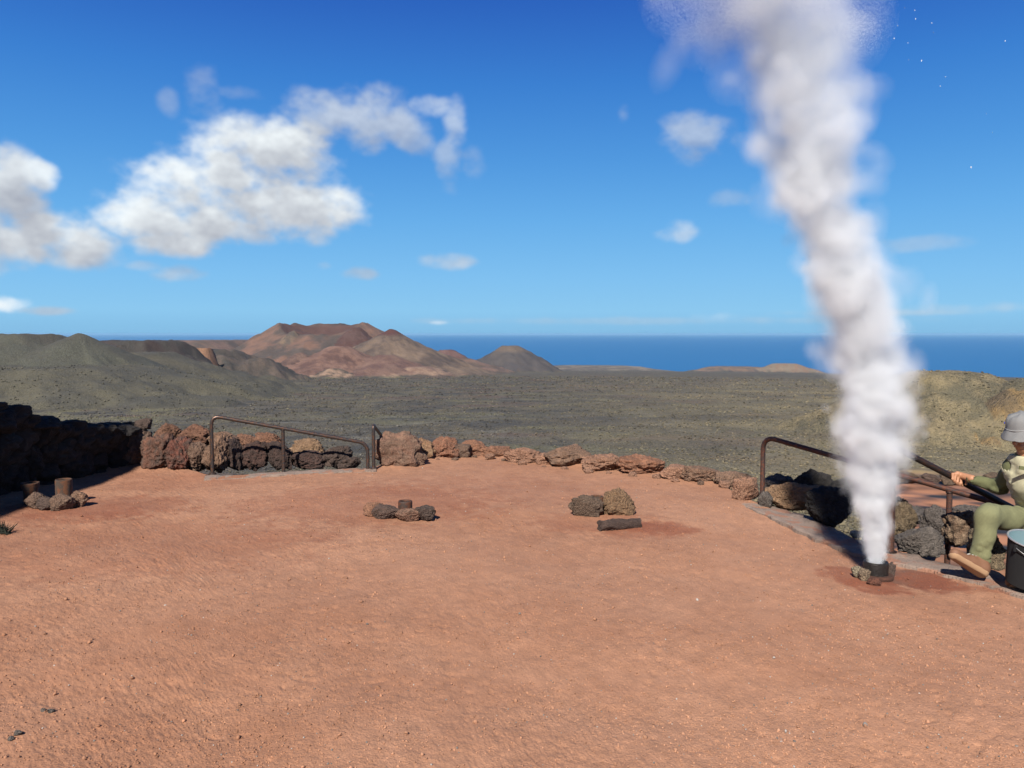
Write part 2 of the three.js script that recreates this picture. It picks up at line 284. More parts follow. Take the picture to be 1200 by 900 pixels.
const lavaMap = texture(1024, (u, v) => {
  const a = tile(u, v, 24, 3, 4, 0.6), b = tile(u, v, 90, 6, 3, 0.6), c = tile(u, v, 170, 8, 2);
  let k = 0.74 + 0.26 * a + 0.32 * b; if (c > 0.34) k *= 0.38; if (b < -0.32) k *= 0.5; if (c < -0.5) k += 0.4;
  return [k, k, k * (0.95 + 0.08 * a)];
}, false);
const lavaBump = texture(1024, (u, v) => 0.5 + 0.3 * tile(u, v, 40, 31, 4, 0.6) + 0.2 * tile(u, v, 130, 33, 2), false);
const terrainMat = std({ vertexColors: true, map: lavaMap, bumpMap: lavaBump, bumpScale: 1.6 });
(function terrain() {
  const rs = []; let r = 4.2;
  while (r < 7600) { rs.push(r); let st = Math.max(0.12, r * 0.0105); if (r > 850 && r < 1150) st = 5; if (r > 1380 && r < 2050) st = 10; if (r > 2050 && r < 2900) st = 8; if (r > 3100 && r < 4300) st = 17; r += st; }
  const cols = 700, A = 0.95;
  const geo = grid(cols, rs.length - 1, (i, j) => {
    const a = lerp(-A, A, i / cols), r = rs[j], x = Math.sin(a) * r, z = -Math.cos(a) * r, s = terrainAt(x, z);
    return { p: [x, s.y, z], uv: [x / 130, z / 130], c: terrainColor(x, z, s) };
  }, true);
  structure('terrain', geo, terrainMat);
  console.log('terrain rows', rs.length);
})();
// sea to the horizon
(function sea() {
  const g = new THREE.PlaneGeometry(500000, 250000, 1, 1); g.rotateX(-Math.PI / 2);
  const m = structure('sea', g, new THREE.MeshPhysicalMaterial({ color: rgb(0.020, 0.118, 0.275), roughness: 0.75, specularIntensity: 0.35 }));
  m.position.set(0, -331, -129500);
})();

// ------------------------------------------------------------------ rocks
const rockMap = texture(512, (u, v) => { const a = tile(u, v, 8, 41, 4, 0.6), b = tile(u, v, 40, 43, 3, 0.6), c = tile(u, v, 60, 45, 2); let k = 0.78 + 0.2 * a + 0.22 * b; if (c < -0.42) k *= 0.4; return [k, k * 0.985, k * 0.97]; }, false);
const rockBump = texture(512, (u, v) => { const b = tile(u, v, 28, 51, 4, 0.62), c = tile(u, v, 60, 45, 2); return 0.62 + 0.26 * b - (c < -0.35 ? 0.35 : 0); }, false);
const rockMats = {};
function rockMat(c) { const k = c.join(); return rockMats[k] ??= std({ vertexColors: true, color: rgb(...c), map: rockMap, bumpMap: rockBump, bumpScale: 0.03, roughness: 0.96 }); }
const icoCache = {};
function ico(detail) { return icoCache[detail] ??= mergeVertices((() => { const g = new THREE.IcosahedronGeometry(1, detail); g.deleteAttribute('uv'); g.deleteAttribute('normal'); return g; })(), 1e-5); }
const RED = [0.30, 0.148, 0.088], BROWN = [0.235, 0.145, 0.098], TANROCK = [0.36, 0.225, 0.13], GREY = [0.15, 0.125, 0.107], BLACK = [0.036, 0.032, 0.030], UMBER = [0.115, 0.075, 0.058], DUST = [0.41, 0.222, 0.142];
function rockGeometry(w, h, d, seed, o = {}) {
  const { detail = 16, rough = 1, facets = 7, mixColor = [0.9, 0.9, 0.9], spots = 0.5 } = o, g = ico(detail).clone(), p = g.attributes.position, rnd = mulberry(seed * 7919 + 13), planes = [], v = new THREE.Vector3();
  for (let k = 0; k < facets; k++) { const n = new THREE.Vector3(rnd() * 2 - 1, rnd() * 1.6 - 0.6, rnd() * 2 - 1).normalize(); planes.push([n, 0.64 + 0.32 * rnd()]); }
  const col = new Float32Array(p.count * 3), S = seed * 3.7;
  for (let i = 0; i < p.count; i++) {
    v.fromBufferAttribute(p, i);
    let r = (0.55 + 0.45 / Math.max(Math.abs(v.x), Math.abs(v.y), Math.abs(v.z))) * (1 + 0.3 * fbm(v.x * 1.2 + S, v.y * 1.2, v.z * 1.2, 3));
    for (const [n, dd] of planes) { const t = v.dot(n); if (t > 0.01) { const lim = dd / t; if (lim < r) r = lerp(r, lim, 0.86); } }
    const x = v.x + S, cr = fbm(x * 3.2, v.y * 3.2, v.z * 3.2, 3), fine = fbm(x * 8, v.y * 8, v.z * 8, 3, 0.6);
    r += rough * (0.075 * cr - 0.10 * smoothstep(Math.abs(fbm(x * 2.1, v.y * 2.6, v.z * 2.1 + 9, 2)), 0.09, 0.0) + 0.05 * fine + 0.02 * n3(x * 22, v.y * 22, v.z * 22));
    const m = clamp(0.5 + 0.9 * fbm(x * 2.2, v.y * 2.2 + 30, v.z * 2.2, 4), 0, 1) * spots;
    const k = 0.9 + 0.28 * fine; col.set([lerp(1, mixColor[0], m) * k, lerp(1, mixColor[1], m) * k, lerp(1, mixColor[2], m) * k], i * 3);
    p.setXYZ(i, v.x * r, v.y * r, v.z * r);
  }
  g.computeBoundingBox(); const bb = g.boundingBox, c = bb.getCenter(new THREE.Vector3()), s = bb.getSize(new THREE.Vector3());
  g.translate(-c.x, -bb.min.y, -c.z); g.scale(w / s.x, h / s.y, d / s.z);
  g.setAttribute('color', new THREE.BufferAttribute(col, 3)); g.computeVertexNormals();
  const ng = g.toNonIndexed(), np = ng.attributes.position, uv = new Float32Array(np.count * 2), a = new THREE.Vector3(), b = new THREE.Vector3(), e = new THREE.Vector3();
  for (let i = 0; i < np.count; i += 3) {
    a.fromBufferAttribute(np, i); b.fromBufferAttribute(np, i + 1).sub(a); e.fromBufferAttribute(np, i + 2).sub(a); b.cross(e); const ax = Math.abs(b.x), ay = Math.abs(b.y), az = Math.abs(b.z);
    for (let k = 0; k < 3; k++) { a.fromBufferAttribute(np, i + k); const q = ax > ay && ax > az ? [a.z, a.y] : ay > az ? [a.x, a.z] : [a.x, a.y]; uv.set([q[0] / 0.5 + seed * 0.37, q[1] / 0.5], (i + k) * 2); }
  }
  ng.setAttribute('uv', new THREE.BufferAttribute(uv, 2)); return ng;
}
let rockSeed = 1;
// a rock that fills the pixel box x0..x1, y0..y1 and stands on the ground at level (given or the plaza) where its foot shows
function rockBox(name, x0, y0, x1, y1, c, label, group, o = {}) {
  const level = o.level ?? 0, foot = G((x0 + x1) / 2, o.foot ?? y1, level), Z = -foot.z, k = Z / F, w = (x1 - x0) * k * (o.spread ?? 1.06), vis = (y1 - y0) * k, sunk = o.sunk ?? 0.14, h = vis * (1 + sunk), d = (o.deep ?? 0.9) * Math.max(w * 0.8, vis);
  const m = top(name, rockGeometry(w, h, d, rockSeed++, { mixColor: o.mix, ...o }), rockMat(c), label, o.category ?? 'rock', group);
  m.position.set(foot.x, level - h * sunk, foot.z - d * 0.42); m.rotation.y = (o.turn ?? 0); m.rotation.z = o.roll ?? 0;
  return m;
}
const reddish = [1.25, 0.85, 0.75], darker = [0.45, 0.45, 0.48], paler = [1.6, 1.45, 1.3];
// left of the stairs: the big heaped rocks
const HEAP = 'heaped rocks beside the left stairs';
const lift = (m, y) => { m.position.y += y; return m; };
rockBox('lava_boulder', 136, 503, 172, 547, BROWN, 'rough brown lava boulder where the dark wall ends', HEAP, { mix: darker, spots: 0.9 });
lift(rockBox('lava_stone', 138, 497, 168, 512, TANROCK, 'pale capped stone lying on the boulder at the wall end', HEAP, { foot: 545, sunk: 0, mix: darker, detail: 11 }), 0.3);
rockBox('lava_boulder', 160, 507, 200, 550, UMBER, 'dark pitted lava boulder just past the wall end', HEAP, { mix: [2.0, 1.3, 1.0], spots: 0.9, rough: 1.6 });
rockBox('lava_boulder', 186, 512, 222, 552, UMBER, 'craggy dark red boulder in the middle of the heap', HEAP, { mix: [2.2, 1.1, 0.85], spots: 1, rough: 1.7 });
rockBox('lava_boulder', 210, 518, 242, 551, BROWN, 'lower reddish boulder at the foot of the heap by the post', HEAP, { mix: [0.5, 0.4, 0.4], rough: 1.6 });
lift(rockBox('lava_boulder', 176, 494, 212, 520, RED, 'rust red boulder on top of the craggy heap', HEAP, { foot: 545, sunk: 0, mix: darker, rough: 1.6, spots: 0.9 }), 0.24);
lift(rockBox('lava_boulder', 206, 496, 244, 524, RED, 'red crusted boulder topping the heap beside the bent post', HEAP, { foot: 546, sunk: 0, mix: [0.5, 0.42, 0.42], rough: 1.6, spots: 0.9 }), 0.21);
lift(rockBox('lava_stone', 158, 485, 176, 500, UMBER, 'small dark stone perched highest on the heap', HEAP, { foot: 545, sunk: 0, detail: 9, rough: 1.5 }), 0.42);
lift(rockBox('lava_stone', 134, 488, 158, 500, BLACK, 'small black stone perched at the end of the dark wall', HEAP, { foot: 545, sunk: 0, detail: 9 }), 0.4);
const PIT = 'rocks lining the left stairs', SHADEDLAVA = [0.068, 0.042, 0.034];  // dark lava tone with the shade on these rocks painted in
rockBox('lava_boulder', 233, 513, 262, 556, BROWN, 'upright brown rock standing right behind the bent post', PIT, { mix: [1.4, 1.2, 1.0], foot: 553, rough: 1.4 });
lift(rockBox('lava_boulder', 236, 503, 274, 524, BROWN, 'tan brown rock with a broad flat top behind the sloping handrail', PIT, { mix: [1.5, 1.25, 1.0], foot: 545, sunk: 0, rough: 1.4 }), 0.18);
rockBox('lava_boulder', 258, 520, 284, 557, SHADEDLAVA, 'narrow dark rock low beside the stairs at the foot of the first post', PIT, { foot: 550, mix: [1.5, 1.2, 1.1], rough: 1.4 });
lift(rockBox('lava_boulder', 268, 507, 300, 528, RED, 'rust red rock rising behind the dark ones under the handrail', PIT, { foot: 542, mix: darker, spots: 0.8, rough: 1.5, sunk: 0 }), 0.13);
rockBox('lava_boulder', 276, 524, 312, 557, SHADEDLAVA, 'broad dark rock under the first half of the sloping handrail', PIT, { foot: 549, mix: [2.4, 1.6, 1.3], rough: 1.5 });
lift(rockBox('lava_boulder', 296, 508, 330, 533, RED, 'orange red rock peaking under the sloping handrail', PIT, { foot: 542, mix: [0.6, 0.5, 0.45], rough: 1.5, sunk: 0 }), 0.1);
rockBox('lava_boulder', 306, 526, 342, 557, SHADEDLAVA, 'dark rock standing against the middle handrail post', PIT, { foot: 549, mix: [1.5, 1.3, 1.2], rough: 1.4 });
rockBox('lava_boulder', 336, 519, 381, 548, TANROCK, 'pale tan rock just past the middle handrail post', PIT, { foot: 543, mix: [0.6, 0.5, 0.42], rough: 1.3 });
rockBox('lava_boulder', 338, 534, 380, 555, SHADEDLAVA, 'low dark rock in front of the pale tan rock by the stairs', PIT, { foot: 549, mix: [2, 1.4, 1.2], rough: 1.4 });
rockBox('lava_boulder', 373, 527, 410, 552, UMBER, 'rounded dark knobbly rock before the low end of the handrail', PIT, { foot: 548, mix: darker, rough: 1.7 });
rockBox('lava_stone', 395, 540, 421, 553, UMBER, 'small dark stone at the foot of the knobbly rock by the stairs', PIT, { foot: 549, mix: darker, detail: 10, rough: 1.5 });
// the rim
const RIM = 'stones along the rim of the red plaza';
rockBox('rim_stone', 441, 506, 488, 549, BROWN, 'big mauve-brown boulder beside the lone upright post', RIM, { spread: 1.22, mix: [1.35, 1.0, 0.95], foot: 548, facets: 4 });
rockBox('rim_stone', 470, 528, 498, 547, BROWN, 'low dusty stone leaning against the mauve-brown boulder', RIM, { spread: 1.22, mix: paler, detail: 10 });
rockBox('rim_stone', 478, 512, 507, 540, TANROCK, 'orange tan stone next after the mauve-brown boulder', RIM, { spread: 1.22, mix: [0.9, 0.6, 0.45], foot: 541 });
rockBox('rim_stone', 500, 511, 538, 538, RED, 'rust stone with dark pits, third along from the lone post', RIM, { spread: 1.22, mix: [1.2, 0.9, 0.8], rough: 1.4, foot: 539 });
rockBox('rim_stone', 524, 519, 550, 537, BROWN, 'small dark brown stone wedged between two rust stones on the rim', RIM, { spread: 1.22, mix: darker, detail: 11, foot: 538 });
rockBox('rim_stone', 538, 515, 569, 535, RED, 'rounded rust orange stone at the highest point of the rim', RIM, { spread: 1.22, mix: paler, foot: 536 });
rockBox('rim_stone', 564, 523, 597, 537, RED, 'low dust covered red stone, half buried, before the ochre mound', RIM, { spread: 1.22, mix: [1.4, 1.25, 1.1], detail: 12 });
rockBox('rim_stone', 594, 525, 636, 544, DUST, 'low ochre mound-like stone sunk in red dust', RIM, { spread: 1.22, mix: [0.8, 0.7, 0.65], rough: 1.2 });
rockBox('rim_stone', 628, 531, 650, 546, DUST, 'small dusty stone leaning on the dark-footed boulder', RIM, { spread: 1.22, mix: [0.9, 0.8, 0.7], detail: 10 });
rockBox('rim_stone', 642, 523, 690, 549, BROWN, 'flat topped brown boulder undercut with a dark shaded foot', RIM, { spread: 1.22, mix: [1.5, 1.3, 1.1], foot: 549, sunk: 0.02, facets: 9 });
rockBox('rim_stone', 686, 533, 732, 554, DUST, 'cracked pale red stone just past the undercut boulder', RIM, { spread: 1.22, mix: [0.75, 0.7, 0.65], rough: 1.5 });
rockBox('rim_stone', 729, 534, 778, 559, RED, 'pointed red stone with a pale chip on top', RIM, { spread: 1.22, mix: [1.5, 1.25, 1.1], rough: 1.2 });
rockBox('rim_stone', 776, 545, 812, 564, DUST, 'low sandy red stone just before the flat slab', RIM, { spread: 1.22, mix: [0.85, 0.8, 0.75], detail: 12 });
rockBox('rim_stone', 804, 547, 848, 567, BROWN, 'flat wedge shaped brown slab with a dark underside', RIM, { spread: 1.22, mix: [1.5, 1.2, 1.0], sunk: 0.05 });
rockBox('rim_stone', 843, 554, 881, 572, BROWN, 'knobbly dark pitted stone near the rusty handrail', RIM, { spread: 1.22, mix: paler, rough: 1.6 });
rockBox('rim_stone', 864, 562, 893, 592, DUST, 'dusty red stone at the foot of the rusty bent post', RIM, { spread: 1.22, mix: [0.8, 0.75, 0.7], detail: 12, foot: 588 });
rockBox('rim_stone', 652, 520, 676, 532, RED, 'small red stone peeping out behind the undercut boulder', RIM, { spread: 1.22, foot: 543, detail: 9 });
const chips = mulberry(222);
for (const [x, y] of [[494, 546], [512, 541], [533, 540], [556, 537], [574, 539], [590, 541], [612, 546], [637, 549], [662, 551], [690, 555], [714, 557], [742, 561], [770, 563], [792, 566], [822, 569], [850, 573], [872, 580], [706, 552], [600, 538]]) { const w = 6 + 9 * chips(), h = w * (0.4 + 0.3 * chips()); rockBox('rim_chip', x - w / 2, y - h, x + w / 2, y, chips() < 0.4 ? BROWN : DUST, 'small broken lava chip half sunk in the dust at the rim stones', 'lava chips along the rim', { detail: 6, mix: darker, rough: 1.4, spread: 1, category: 'stone' }); }
// right of it: the rocks beyond the rusty handrail
const RIGHTPIT = 'rocks below the right handrail';  // the BLACK ones carry the steam's shadow in their colour
rockBox('lava_boulder', 896, 557, 933, 583, GREY, 'smooth grey brown rock just inside the rusty bent post', RIGHTPIT, { foot: 582, rough: 0.5, facets: 10, mix: [1.3, 1.1, 0.95] });
rockBox('lava_stone', 890, 579, 908, 599, GREY, 'small grey stone at the foot of the rusty bent post', RIGHTPIT, { foot: 595, detail: 10 });
rockBox('lava_boulder', 903, 581, 962, 612, TANROCK, 'ochre tan rock lying low between the grey and the black-shaded rocks', RIGHTPIT, { foot: 597, mix: [0.65, 0.5, 0.4] });
rockBox('lava_boulder', 932, 555, 978, 592, BLACK, 'rounded black-shaded rock topping the heap behind the handrail', RIGHTPIT, { foot: 586, rough: 1.2, mix: [1.4, 1.3, 1.2] });
rockBox('lava_boulder', 974, 565, 1008, 600, BLACK, 'smaller black-shaded rock just behind the steam jet', RIGHTPIT, { foot: 592, rough: 0.6 });
rockBox('lava_boulder', 950, 588, 1012, 634, BLACK, 'largest black-shaded rock low behind the concrete kerb', RIGHTPIT, { foot: 617, rough: 1.2, mix: [1.4, 1.3, 1.2] });
rockBox('lava_stone', 998, 624, 1012, 633, [0.55, 0.5, 0.42], 'tiny pale stone in the gap behind the kerb', RIGHTPIT, { foot: 631, detail: 8 });
rockBox('lava_boulder', 1044, 588, 1078, 640, [0.20, 0.145, 0.085], 'ochre grey rock just past the thick post', RIGHTPIT, { foot: 634, mix: [0.5, 0.42, 0.36], rough: 1.4 });
rockBox('lava_boulder', 1050, 586, 1094, 606, GREY, 'dark flat rock at the edge of the lower red path', RIGHTPIT, { foot: 614, level: -0.3, mix: darker });
rockBox('lava_boulder', 1086, 594, 1124, 632, GREY, 'grey rock behind the thin rail post', RIGHTPIT, { foot: 630, level: -0.2, mix: [0.8, 0.75, 0.75] });
rockBox('lava_boulder', 1060, 628, 1116, 661, GREY, 'low broad grey rock at the kerb before the thin rail post', RIGHTPIT, { foot: 651, rough: 0.7, mix: [0.75, 0.75, 0.75] });
rockBox('lava_boulder', 1114, 606, 1150, 648, [0.34, 0.235, 0.15], 'cream and brown rock behind the lifted shoe', RIGHTPIT, { foot: 640, mix: [0.4, 0.3, 0.25], spots: 1 });
rockBox('lava_boulder', 1148, 640, 1182, 684, [0.25, 0.185, 0.11], 'rough ochre rock between the shoe and the bucket', RIGHTPIT, { foot: 664, rough: 1.6, mix: [0.4, 0.34, 0.3] });
rockBox('lava_stone', 1078, 632, 1096, 646, GREY, 'small stone on top of the low broad grey rock', RIGHTPIT, { foot: 652, detail: 9 });
rockBox('lava_boulder', 1124, 596, 1170, 624, GREY, 'dark capped rock above the lower path by the knee', RIGHTPIT, { foot: 622, level: -0.3, mix: darker });
// the red lower path's far edge
for (let k = 0; k < 5; k++) rockBox('path_stone', 1052 + k * 26, 553 + (k % 2) * 3, 1078 + k * 26, 569 + (k % 3), k % 2 ? UMBER : [0.13, 0.09, 0.06], 'low brown stone bordering the lower red path', 'stones bordering the lower path', { level: -0.74, foot: 568 + k * 0.6, detail: 10, mix: paler });

// the dark wall of piled lava stones on the left
(function wall() {
  const t = thing('lava_stone_wall', 'long shaded wall of piled black lava stones along the plaza', 'wall');
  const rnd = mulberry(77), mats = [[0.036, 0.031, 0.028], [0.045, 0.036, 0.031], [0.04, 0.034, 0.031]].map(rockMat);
  const shapes = []; for (let k = 0; k < 7; k++) shapes.push(rockGeometry(1, 1, 1, 200 + k, { detail: 9, mixColor: [1.5, 1.4, 1.3] }));
  const a = G(-560, 690), b = G(-120, 600), c = G(30, 567), d = G(118, 547);
  const curve = new THREE.CatmullRomCurve3([a, b, c, d]);
  const L = curve.getLength();
  for (let row = 0; row < 8; row++) {
    let s = rnd() * 0.2;
    while (s < L) {
      const w = 0.16 + 0.2 * rnd(), u = clamp((s + w / 2) / L, 0, 1), q = curve.getPointAt(u), tan = curve.getTangentAt(u), Hh = lerp(1.24, 0.6, smoothstep(u, 0.3, 1)) - 0.06 * rnd(), y = row * 0.2 - 0.4;
      if (y < Hh - 0.12) {
        const rem = Hh - y, h = rem < 0.44 ? rem + 0.05 * (rnd() - 0.4) : 0.34;
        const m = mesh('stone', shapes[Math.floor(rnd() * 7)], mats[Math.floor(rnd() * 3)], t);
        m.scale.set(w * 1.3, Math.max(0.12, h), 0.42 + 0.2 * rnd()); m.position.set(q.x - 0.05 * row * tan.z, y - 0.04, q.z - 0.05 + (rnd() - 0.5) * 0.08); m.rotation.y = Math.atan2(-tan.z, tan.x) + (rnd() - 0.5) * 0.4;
      }
      s += w * 0.92;
    }
  }
})();
// the building behind the viewer's left shoulder whose shadow lies over that wall
(function building() {
  const t = thing('stone_building', 'dark lava stone building at the plaza edge with flat roof', 'building');
  const wallMat = std({ color: rgb(0.07, 0.06, 0.055), map: rockMap, bumpMap: rockBump, bumpScale: 0.05 });
  const box = (n, w, h, d, x, y, z, m) => { const g = new THREE.BoxGeometry(w, h, d); const q = mesh(n, g, m, t); q.position.set(x, y, z); return q; };
  const X = -6.86, Zf = -3.2, H = 7.2, Wd = 11, Dp = 12;
  box('wall', Wd, H, Dp, X - Wd / 2, H / 2 - 0.3, Zf + Dp / 2, wallMat);
  const slab = std({ color: rgb(0.5, 0.47, 0.43) });
  box('roof', Wd + 0.05, 0.35, Dp + 0.05, X - Wd / 2, H - 0.12, Zf + Dp / 2, slab);
  const glass = new THREE.MeshStandardMaterial({ color: rgb(0.03, 0.04, 0.05), roughness: 0.1 }), frame = std({ color: rgb(0.2, 0.15, 0.1) });
  for (let k = 0; k < 4; k++) { const f = box('window', 0.06, 1.4, 1.9, X + 0.02, 2.2, Zf + 1.8 + k * 2.7, frame), p = mesh('pane', new THREE.BoxGeometry(0.04, 1.2, 1.7), glass, f); p.position.x = 0.025; }
})();
console.log('rocks');

// ------------------------------------------------------------------ concrete edging
const concreteMap = texture(512, (u, v) => { const a = tile(u, v, 7, 61, 4, 0.6), b = tile(u, v, 60, 63, 2); const k = 0.8 + 0.16 * a + 0.1 * b, dirt = smoothstep(tile(u, v, 5, 65, 4, 0.6), 0.0, 0.35); return [lerp(k, 1.0, dirt * 0.8), lerp(k, 0.62, dirt * 0.8), lerp(k, 0.46, dirt * 0.8)]; }, false);
const concreteMat = std({ color: rgb(0.27, 0.195, 0.152), map: concreteMap, bumpMap: rockBump, bumpScale: 0.01 });
function kerb(pixels, width, lift) {
  const pts = pixels.map(([x, y]) => G(x, y)), c = new THREE.CatmullRomCurve3(pts), n = 90;
  const geo = grid(n, 6, (i, j) => {
    const u = i / n, q = c.getPointAt(u), t = c.getTangentAt(u), side = new THREE.Vector3(-t.z, 0, t.x).normalize();
    const v = [-0.5, -0.46, -0.2, 0.1, 0.4, 0.5, 0.5][j], e = 0.12 * fbm(u * 9, j === 0 || j === 1 ? 3 : 8, 1, 3), x = q.x + side.x * width * (v + (Math.abs(v) > 0.3 ? e : 0)), z = q.z + side.z * width * (v + (Math.abs(v) > 0.3 ? e : 0));
    const y = [-0.06, lift * 0.6, lift, lift, lift * 0.9, lift * 0.4, -0.7][j] + 0.012 * fbm(x * 3, 1, z * 3, 3) - (j > 0 && j < 5 ? 0.022 * smoothstep(fbm(x * 1.7, 5, z * 1.7, 3), 0.05, 0.4) : 0);
    return { p: [x, y, z], uv: [x / 1.1, z / 1.1], c: [1, 1, 1] };
  });
  structure('kerb', geo, concreteMat);
}
kerb([[888, 592], [940, 613], [1000, 640], [1055, 656], [1115, 667], [1200, 690], [1280, 712]], 0.36, 0.02);
kerb([[240, 560], [300, 557], [370, 553], [440, 550]], 0.26, 0.012);

// ------------------------------------------------------------------ handrails
const rustMap = texture(256, (u, v) => { const a = tile(u, v, 6, 71, 4, 0.6), t = smoothstep(a, -0.15, 0.35); return mix3([0.5, 0.5, 0.52], [1.25, 0.66, 0.42], t).map((k) => k * (0.85 + 0.3 * tile(u, v, 50, 73, 2))); }, false);
const rusty = std({ color: rgb(0.12, 0.075, 0.06), map: rustMap, roughness: 0.6, metalness: 0.35 });
const steel = std({ color: rgb(0.13, 0.118, 0.11), map: rustMap, roughness: 0.4, metalness: 0.6 });
const darkIron = std({ color: rgb(0.045, 0.034, 0.03), map: rustMap, roughness: 0.5, metalness: 0.4 });
for (const m of [rusty, steel, darkIron]) { m.map = rustMap.clone(); m.map.repeat.set(9, 1); m.map.needsUpdate = true; }
function tube(points, r, bend = 0.1) {               // a pipe through the points with rounded corners
  const path = new THREE.CurvePath(); let from = points[0];
  for (let i = 1; i < points.length - 1; i++) {
    const p = points[i], a = p.clone().add(points[i - 1].clone().sub(p).setLength(bend)), b = p.clone().add(points[i + 1].clone().sub(p).setLength(bend));
    path.add(new THREE.LineCurve3(from, a)); path.add(new THREE.QuadraticBezierCurve3(a, p, b)); from = b;
  }
  path.add(new THREE.LineCurve3(from, points[points.length - 1]));
  const g = new THREE.TubeGeometry(path, 40 * (points.length - 1), r, 14, false);
  return capped(g, points[0], points[points.length - 1], r);
}
function capped(g, a, b, r) { const s1 = new THREE.SphereGeometry(r * 0.99, 10, 8).translate(a.x, a.y, a.z), s2 = new THREE.SphereGeometry(r * 0.99, 10, 8).translate(b.x, b.y, b.z); return mergeGeometries([g, s1, s2]); }
const straight = (a, b, r) => { const g = new THREE.TubeGeometry(new THREE.LineCurve3(a, b), 4, r, 14, false); return g; };
function weld(p, r) { const g = new THREE.TorusGeometry(r, 0.006, 8, 18); g.rotateX(Math.PI / 2); g.translate(p.x, p.y, p.z); return g; }
function flange(p, r) { const g = new THREE.CylinderGeometry(r, r * 1.1, 0.03, 20); g.translate(p.x, p.y + 0.012, p.z); return g; }
(function leftRail() {
  const t = thing('handrail', 'long bent steel handrail sloping down beside the left stairs', 'handrail');
  const b0 = G(249, 557), Z0 = -b0.z, t0 = P(248, 487, Z0), b2 = G(431, 550), Z2 = -b2.z, t2 = P(431, 519.5, Z2), r = 0.021;
  t0.x = b0.x; t2.x = b2.x;
  const u = (333 - 249) / (431 - 249), m = t0.clone().lerp(t2, u * 0.97), bm = m.clone(); bm.y = -0.3;
  mesh('top_rail', tube([b0.clone().setY(-0.05), t0, t2, b2.clone().setY(-0.3)], r, 0.11), steel, t);
  mesh('post', straight(bm, m, r * 0.95), steel, t); mesh('weld', weld(m.clone().setY(m.y - r), r), darkIron, t); mesh('base_plate', flange(b0, 0.04), steel, t);
  const s = thing('handrail', 'short upright steel post with rail dipping behind the mauve-brown boulder', 'handrail');
  const p0 = G(438, 550), Zp = -p0.z, pt = P(437, 498, Zp); pt.x = p0.x; const e1 = P(449, 513, Zp + 1.0), e2 = P(500, 548, Zp + 2.4);
  mesh('post', tube([p0.clone().setY(-0.1), pt, e1, e2], 0.021, 0.05), steel, s); mesh('base_plate', flange(p0, 0.04), steel, s);
})();
const railB = {};
(function rightRail() {
  const t = thing('handrail', 'rusty pipe handrail running from bent post along the kerb to the thin post', 'handrail');
  const b0 = G(893, 592), Z0 = -b0.z, t0 = P(893, 511, Z0), b1 = G(1110, 661, -0.2), Z1 = -b1.z, t1 = P(1111, 574, Z1), r = 0.022; t0.x = b0.x; t1.x = b1.x;
  const end = t0.clone().lerp(t1, 1.34);
  mesh('top_rail', tube([b0.clone().setY(-0.05), t0, end], r, 0.13), rusty, t);
  mesh('post', straight(b1.clone().setY(-0.5), t1, r), rusty, t); mesh('weld', weld(t1.clone().setY(t1.y - r), r), darkIron, t); mesh('base_plate', flange(b0, 0.038), rusty, t); mesh('base_plate', flange(b1.clone().setY(-0.24), 0.038), rusty, t);
  const s = thing('handrail', 'thick dark iron handrail on a stout post behind the steam', 'handrail');
  const c0 = G(1043, 650), Zc = -c0.z, ct = P(1043, 523, Zc); ct.x = c0.x; const ce = P(1178, 591, Zc + 0.02), ce2 = ct.clone().lerp(ce, 1.25);
  mesh('post', tube([c0.clone().setY(-0.05), ct, ce2], 0.023, 0.07), darkIron, s); mesh('base_plate', flange(c0, 0.045), darkIron, s);
  mesh('sleeve', straight(c0.clone().setY(0.02), c0.clone().setY(0.46), 0.027), rusty, s);
  railB.a = ct; railB.b = ce2; railB.Z = Zc;
})();

// ------------------------------------------------------------------ vents: pipe mouths in the ground with stones set round them
const pot = (r0, r1, r2, h, wall) => new THREE.LatheGeometry([[r0, 0], [r1, h * 0.55], [r2, h - 0.012], [r2 - 0.004, h], [r2 - wall, h], [r2 - wall - 0.004, h - 0.012], [r1 - wall, h * 0.5], [r0 - wall, 0.02], [0.001, 0.02]].map(([x, y]) => new THREE.Vector2(x, y)), 36);
const clay = std({ color: rgb(0.12, 0.082, 0.056), map: rustMap, bumpMap: rockBump, bumpScale: 0.004 }), oldIron = std({ color: rgb(0.10, 0.062, 0.045), map: rustMap, roughness: 0.75, metalness: 0.25 });
function pipe(px, py, geo, mat, label, level = 0) { const g = G(px, py, level), m = top('vent_pipe', geo, mat, label, 'pipe', 'vent pipes'); m.position.copy(g).setY(level); return m; }
const LEFTV = 'stones round the twin vent pipes', MIDV = 'stones round the low vent', RIGHTV = 'stones round the vent with the log';
pipe(36, 590, pot(0.056, 0.058, 0.082, 0.2, 0.012), clay, 'flared clay-coloured vent pipe in front of the dark wall', 0);
pipe(75.5, 589, pot(0.072, 0.074, 0.074, 0.225, 0.012), clay, 'straight cylindrical vent pipe with dark rim beside the flared one', 0);
rockBox('vent_stone', 22, 577, 50, 597, BROWN, 'brown stone propping the flared vent pipe', LEFTV, { mix: darker, detail: 12 });
rockBox('vent_stone', 40, 582, 60, 597, UMBER, 'dark lumpy stone between the two upright vent pipes', LEFTV, { detail: 10, foot: 598 });
rockBox('vent_stone', 56, 576, 82, 595, BROWN, 'round brown stone in front of the straight vent pipe', LEFTV, { mix: darker, detail: 12, foot: 598 });
rockBox('vent_stone', 77, 571, 100, 590, BROWN, 'long wedge of brown rock beside the straight vent pipe', LEFTV, { mix: [1.4, 1.1, 0.9], detail: 12, foot: 594 });
pipe(475, 606, pot(0.062, 0.062, 0.062, 0.145, 0.012), oldIron, 'stubby iron vent pipe among flat dark stones mid plaza');
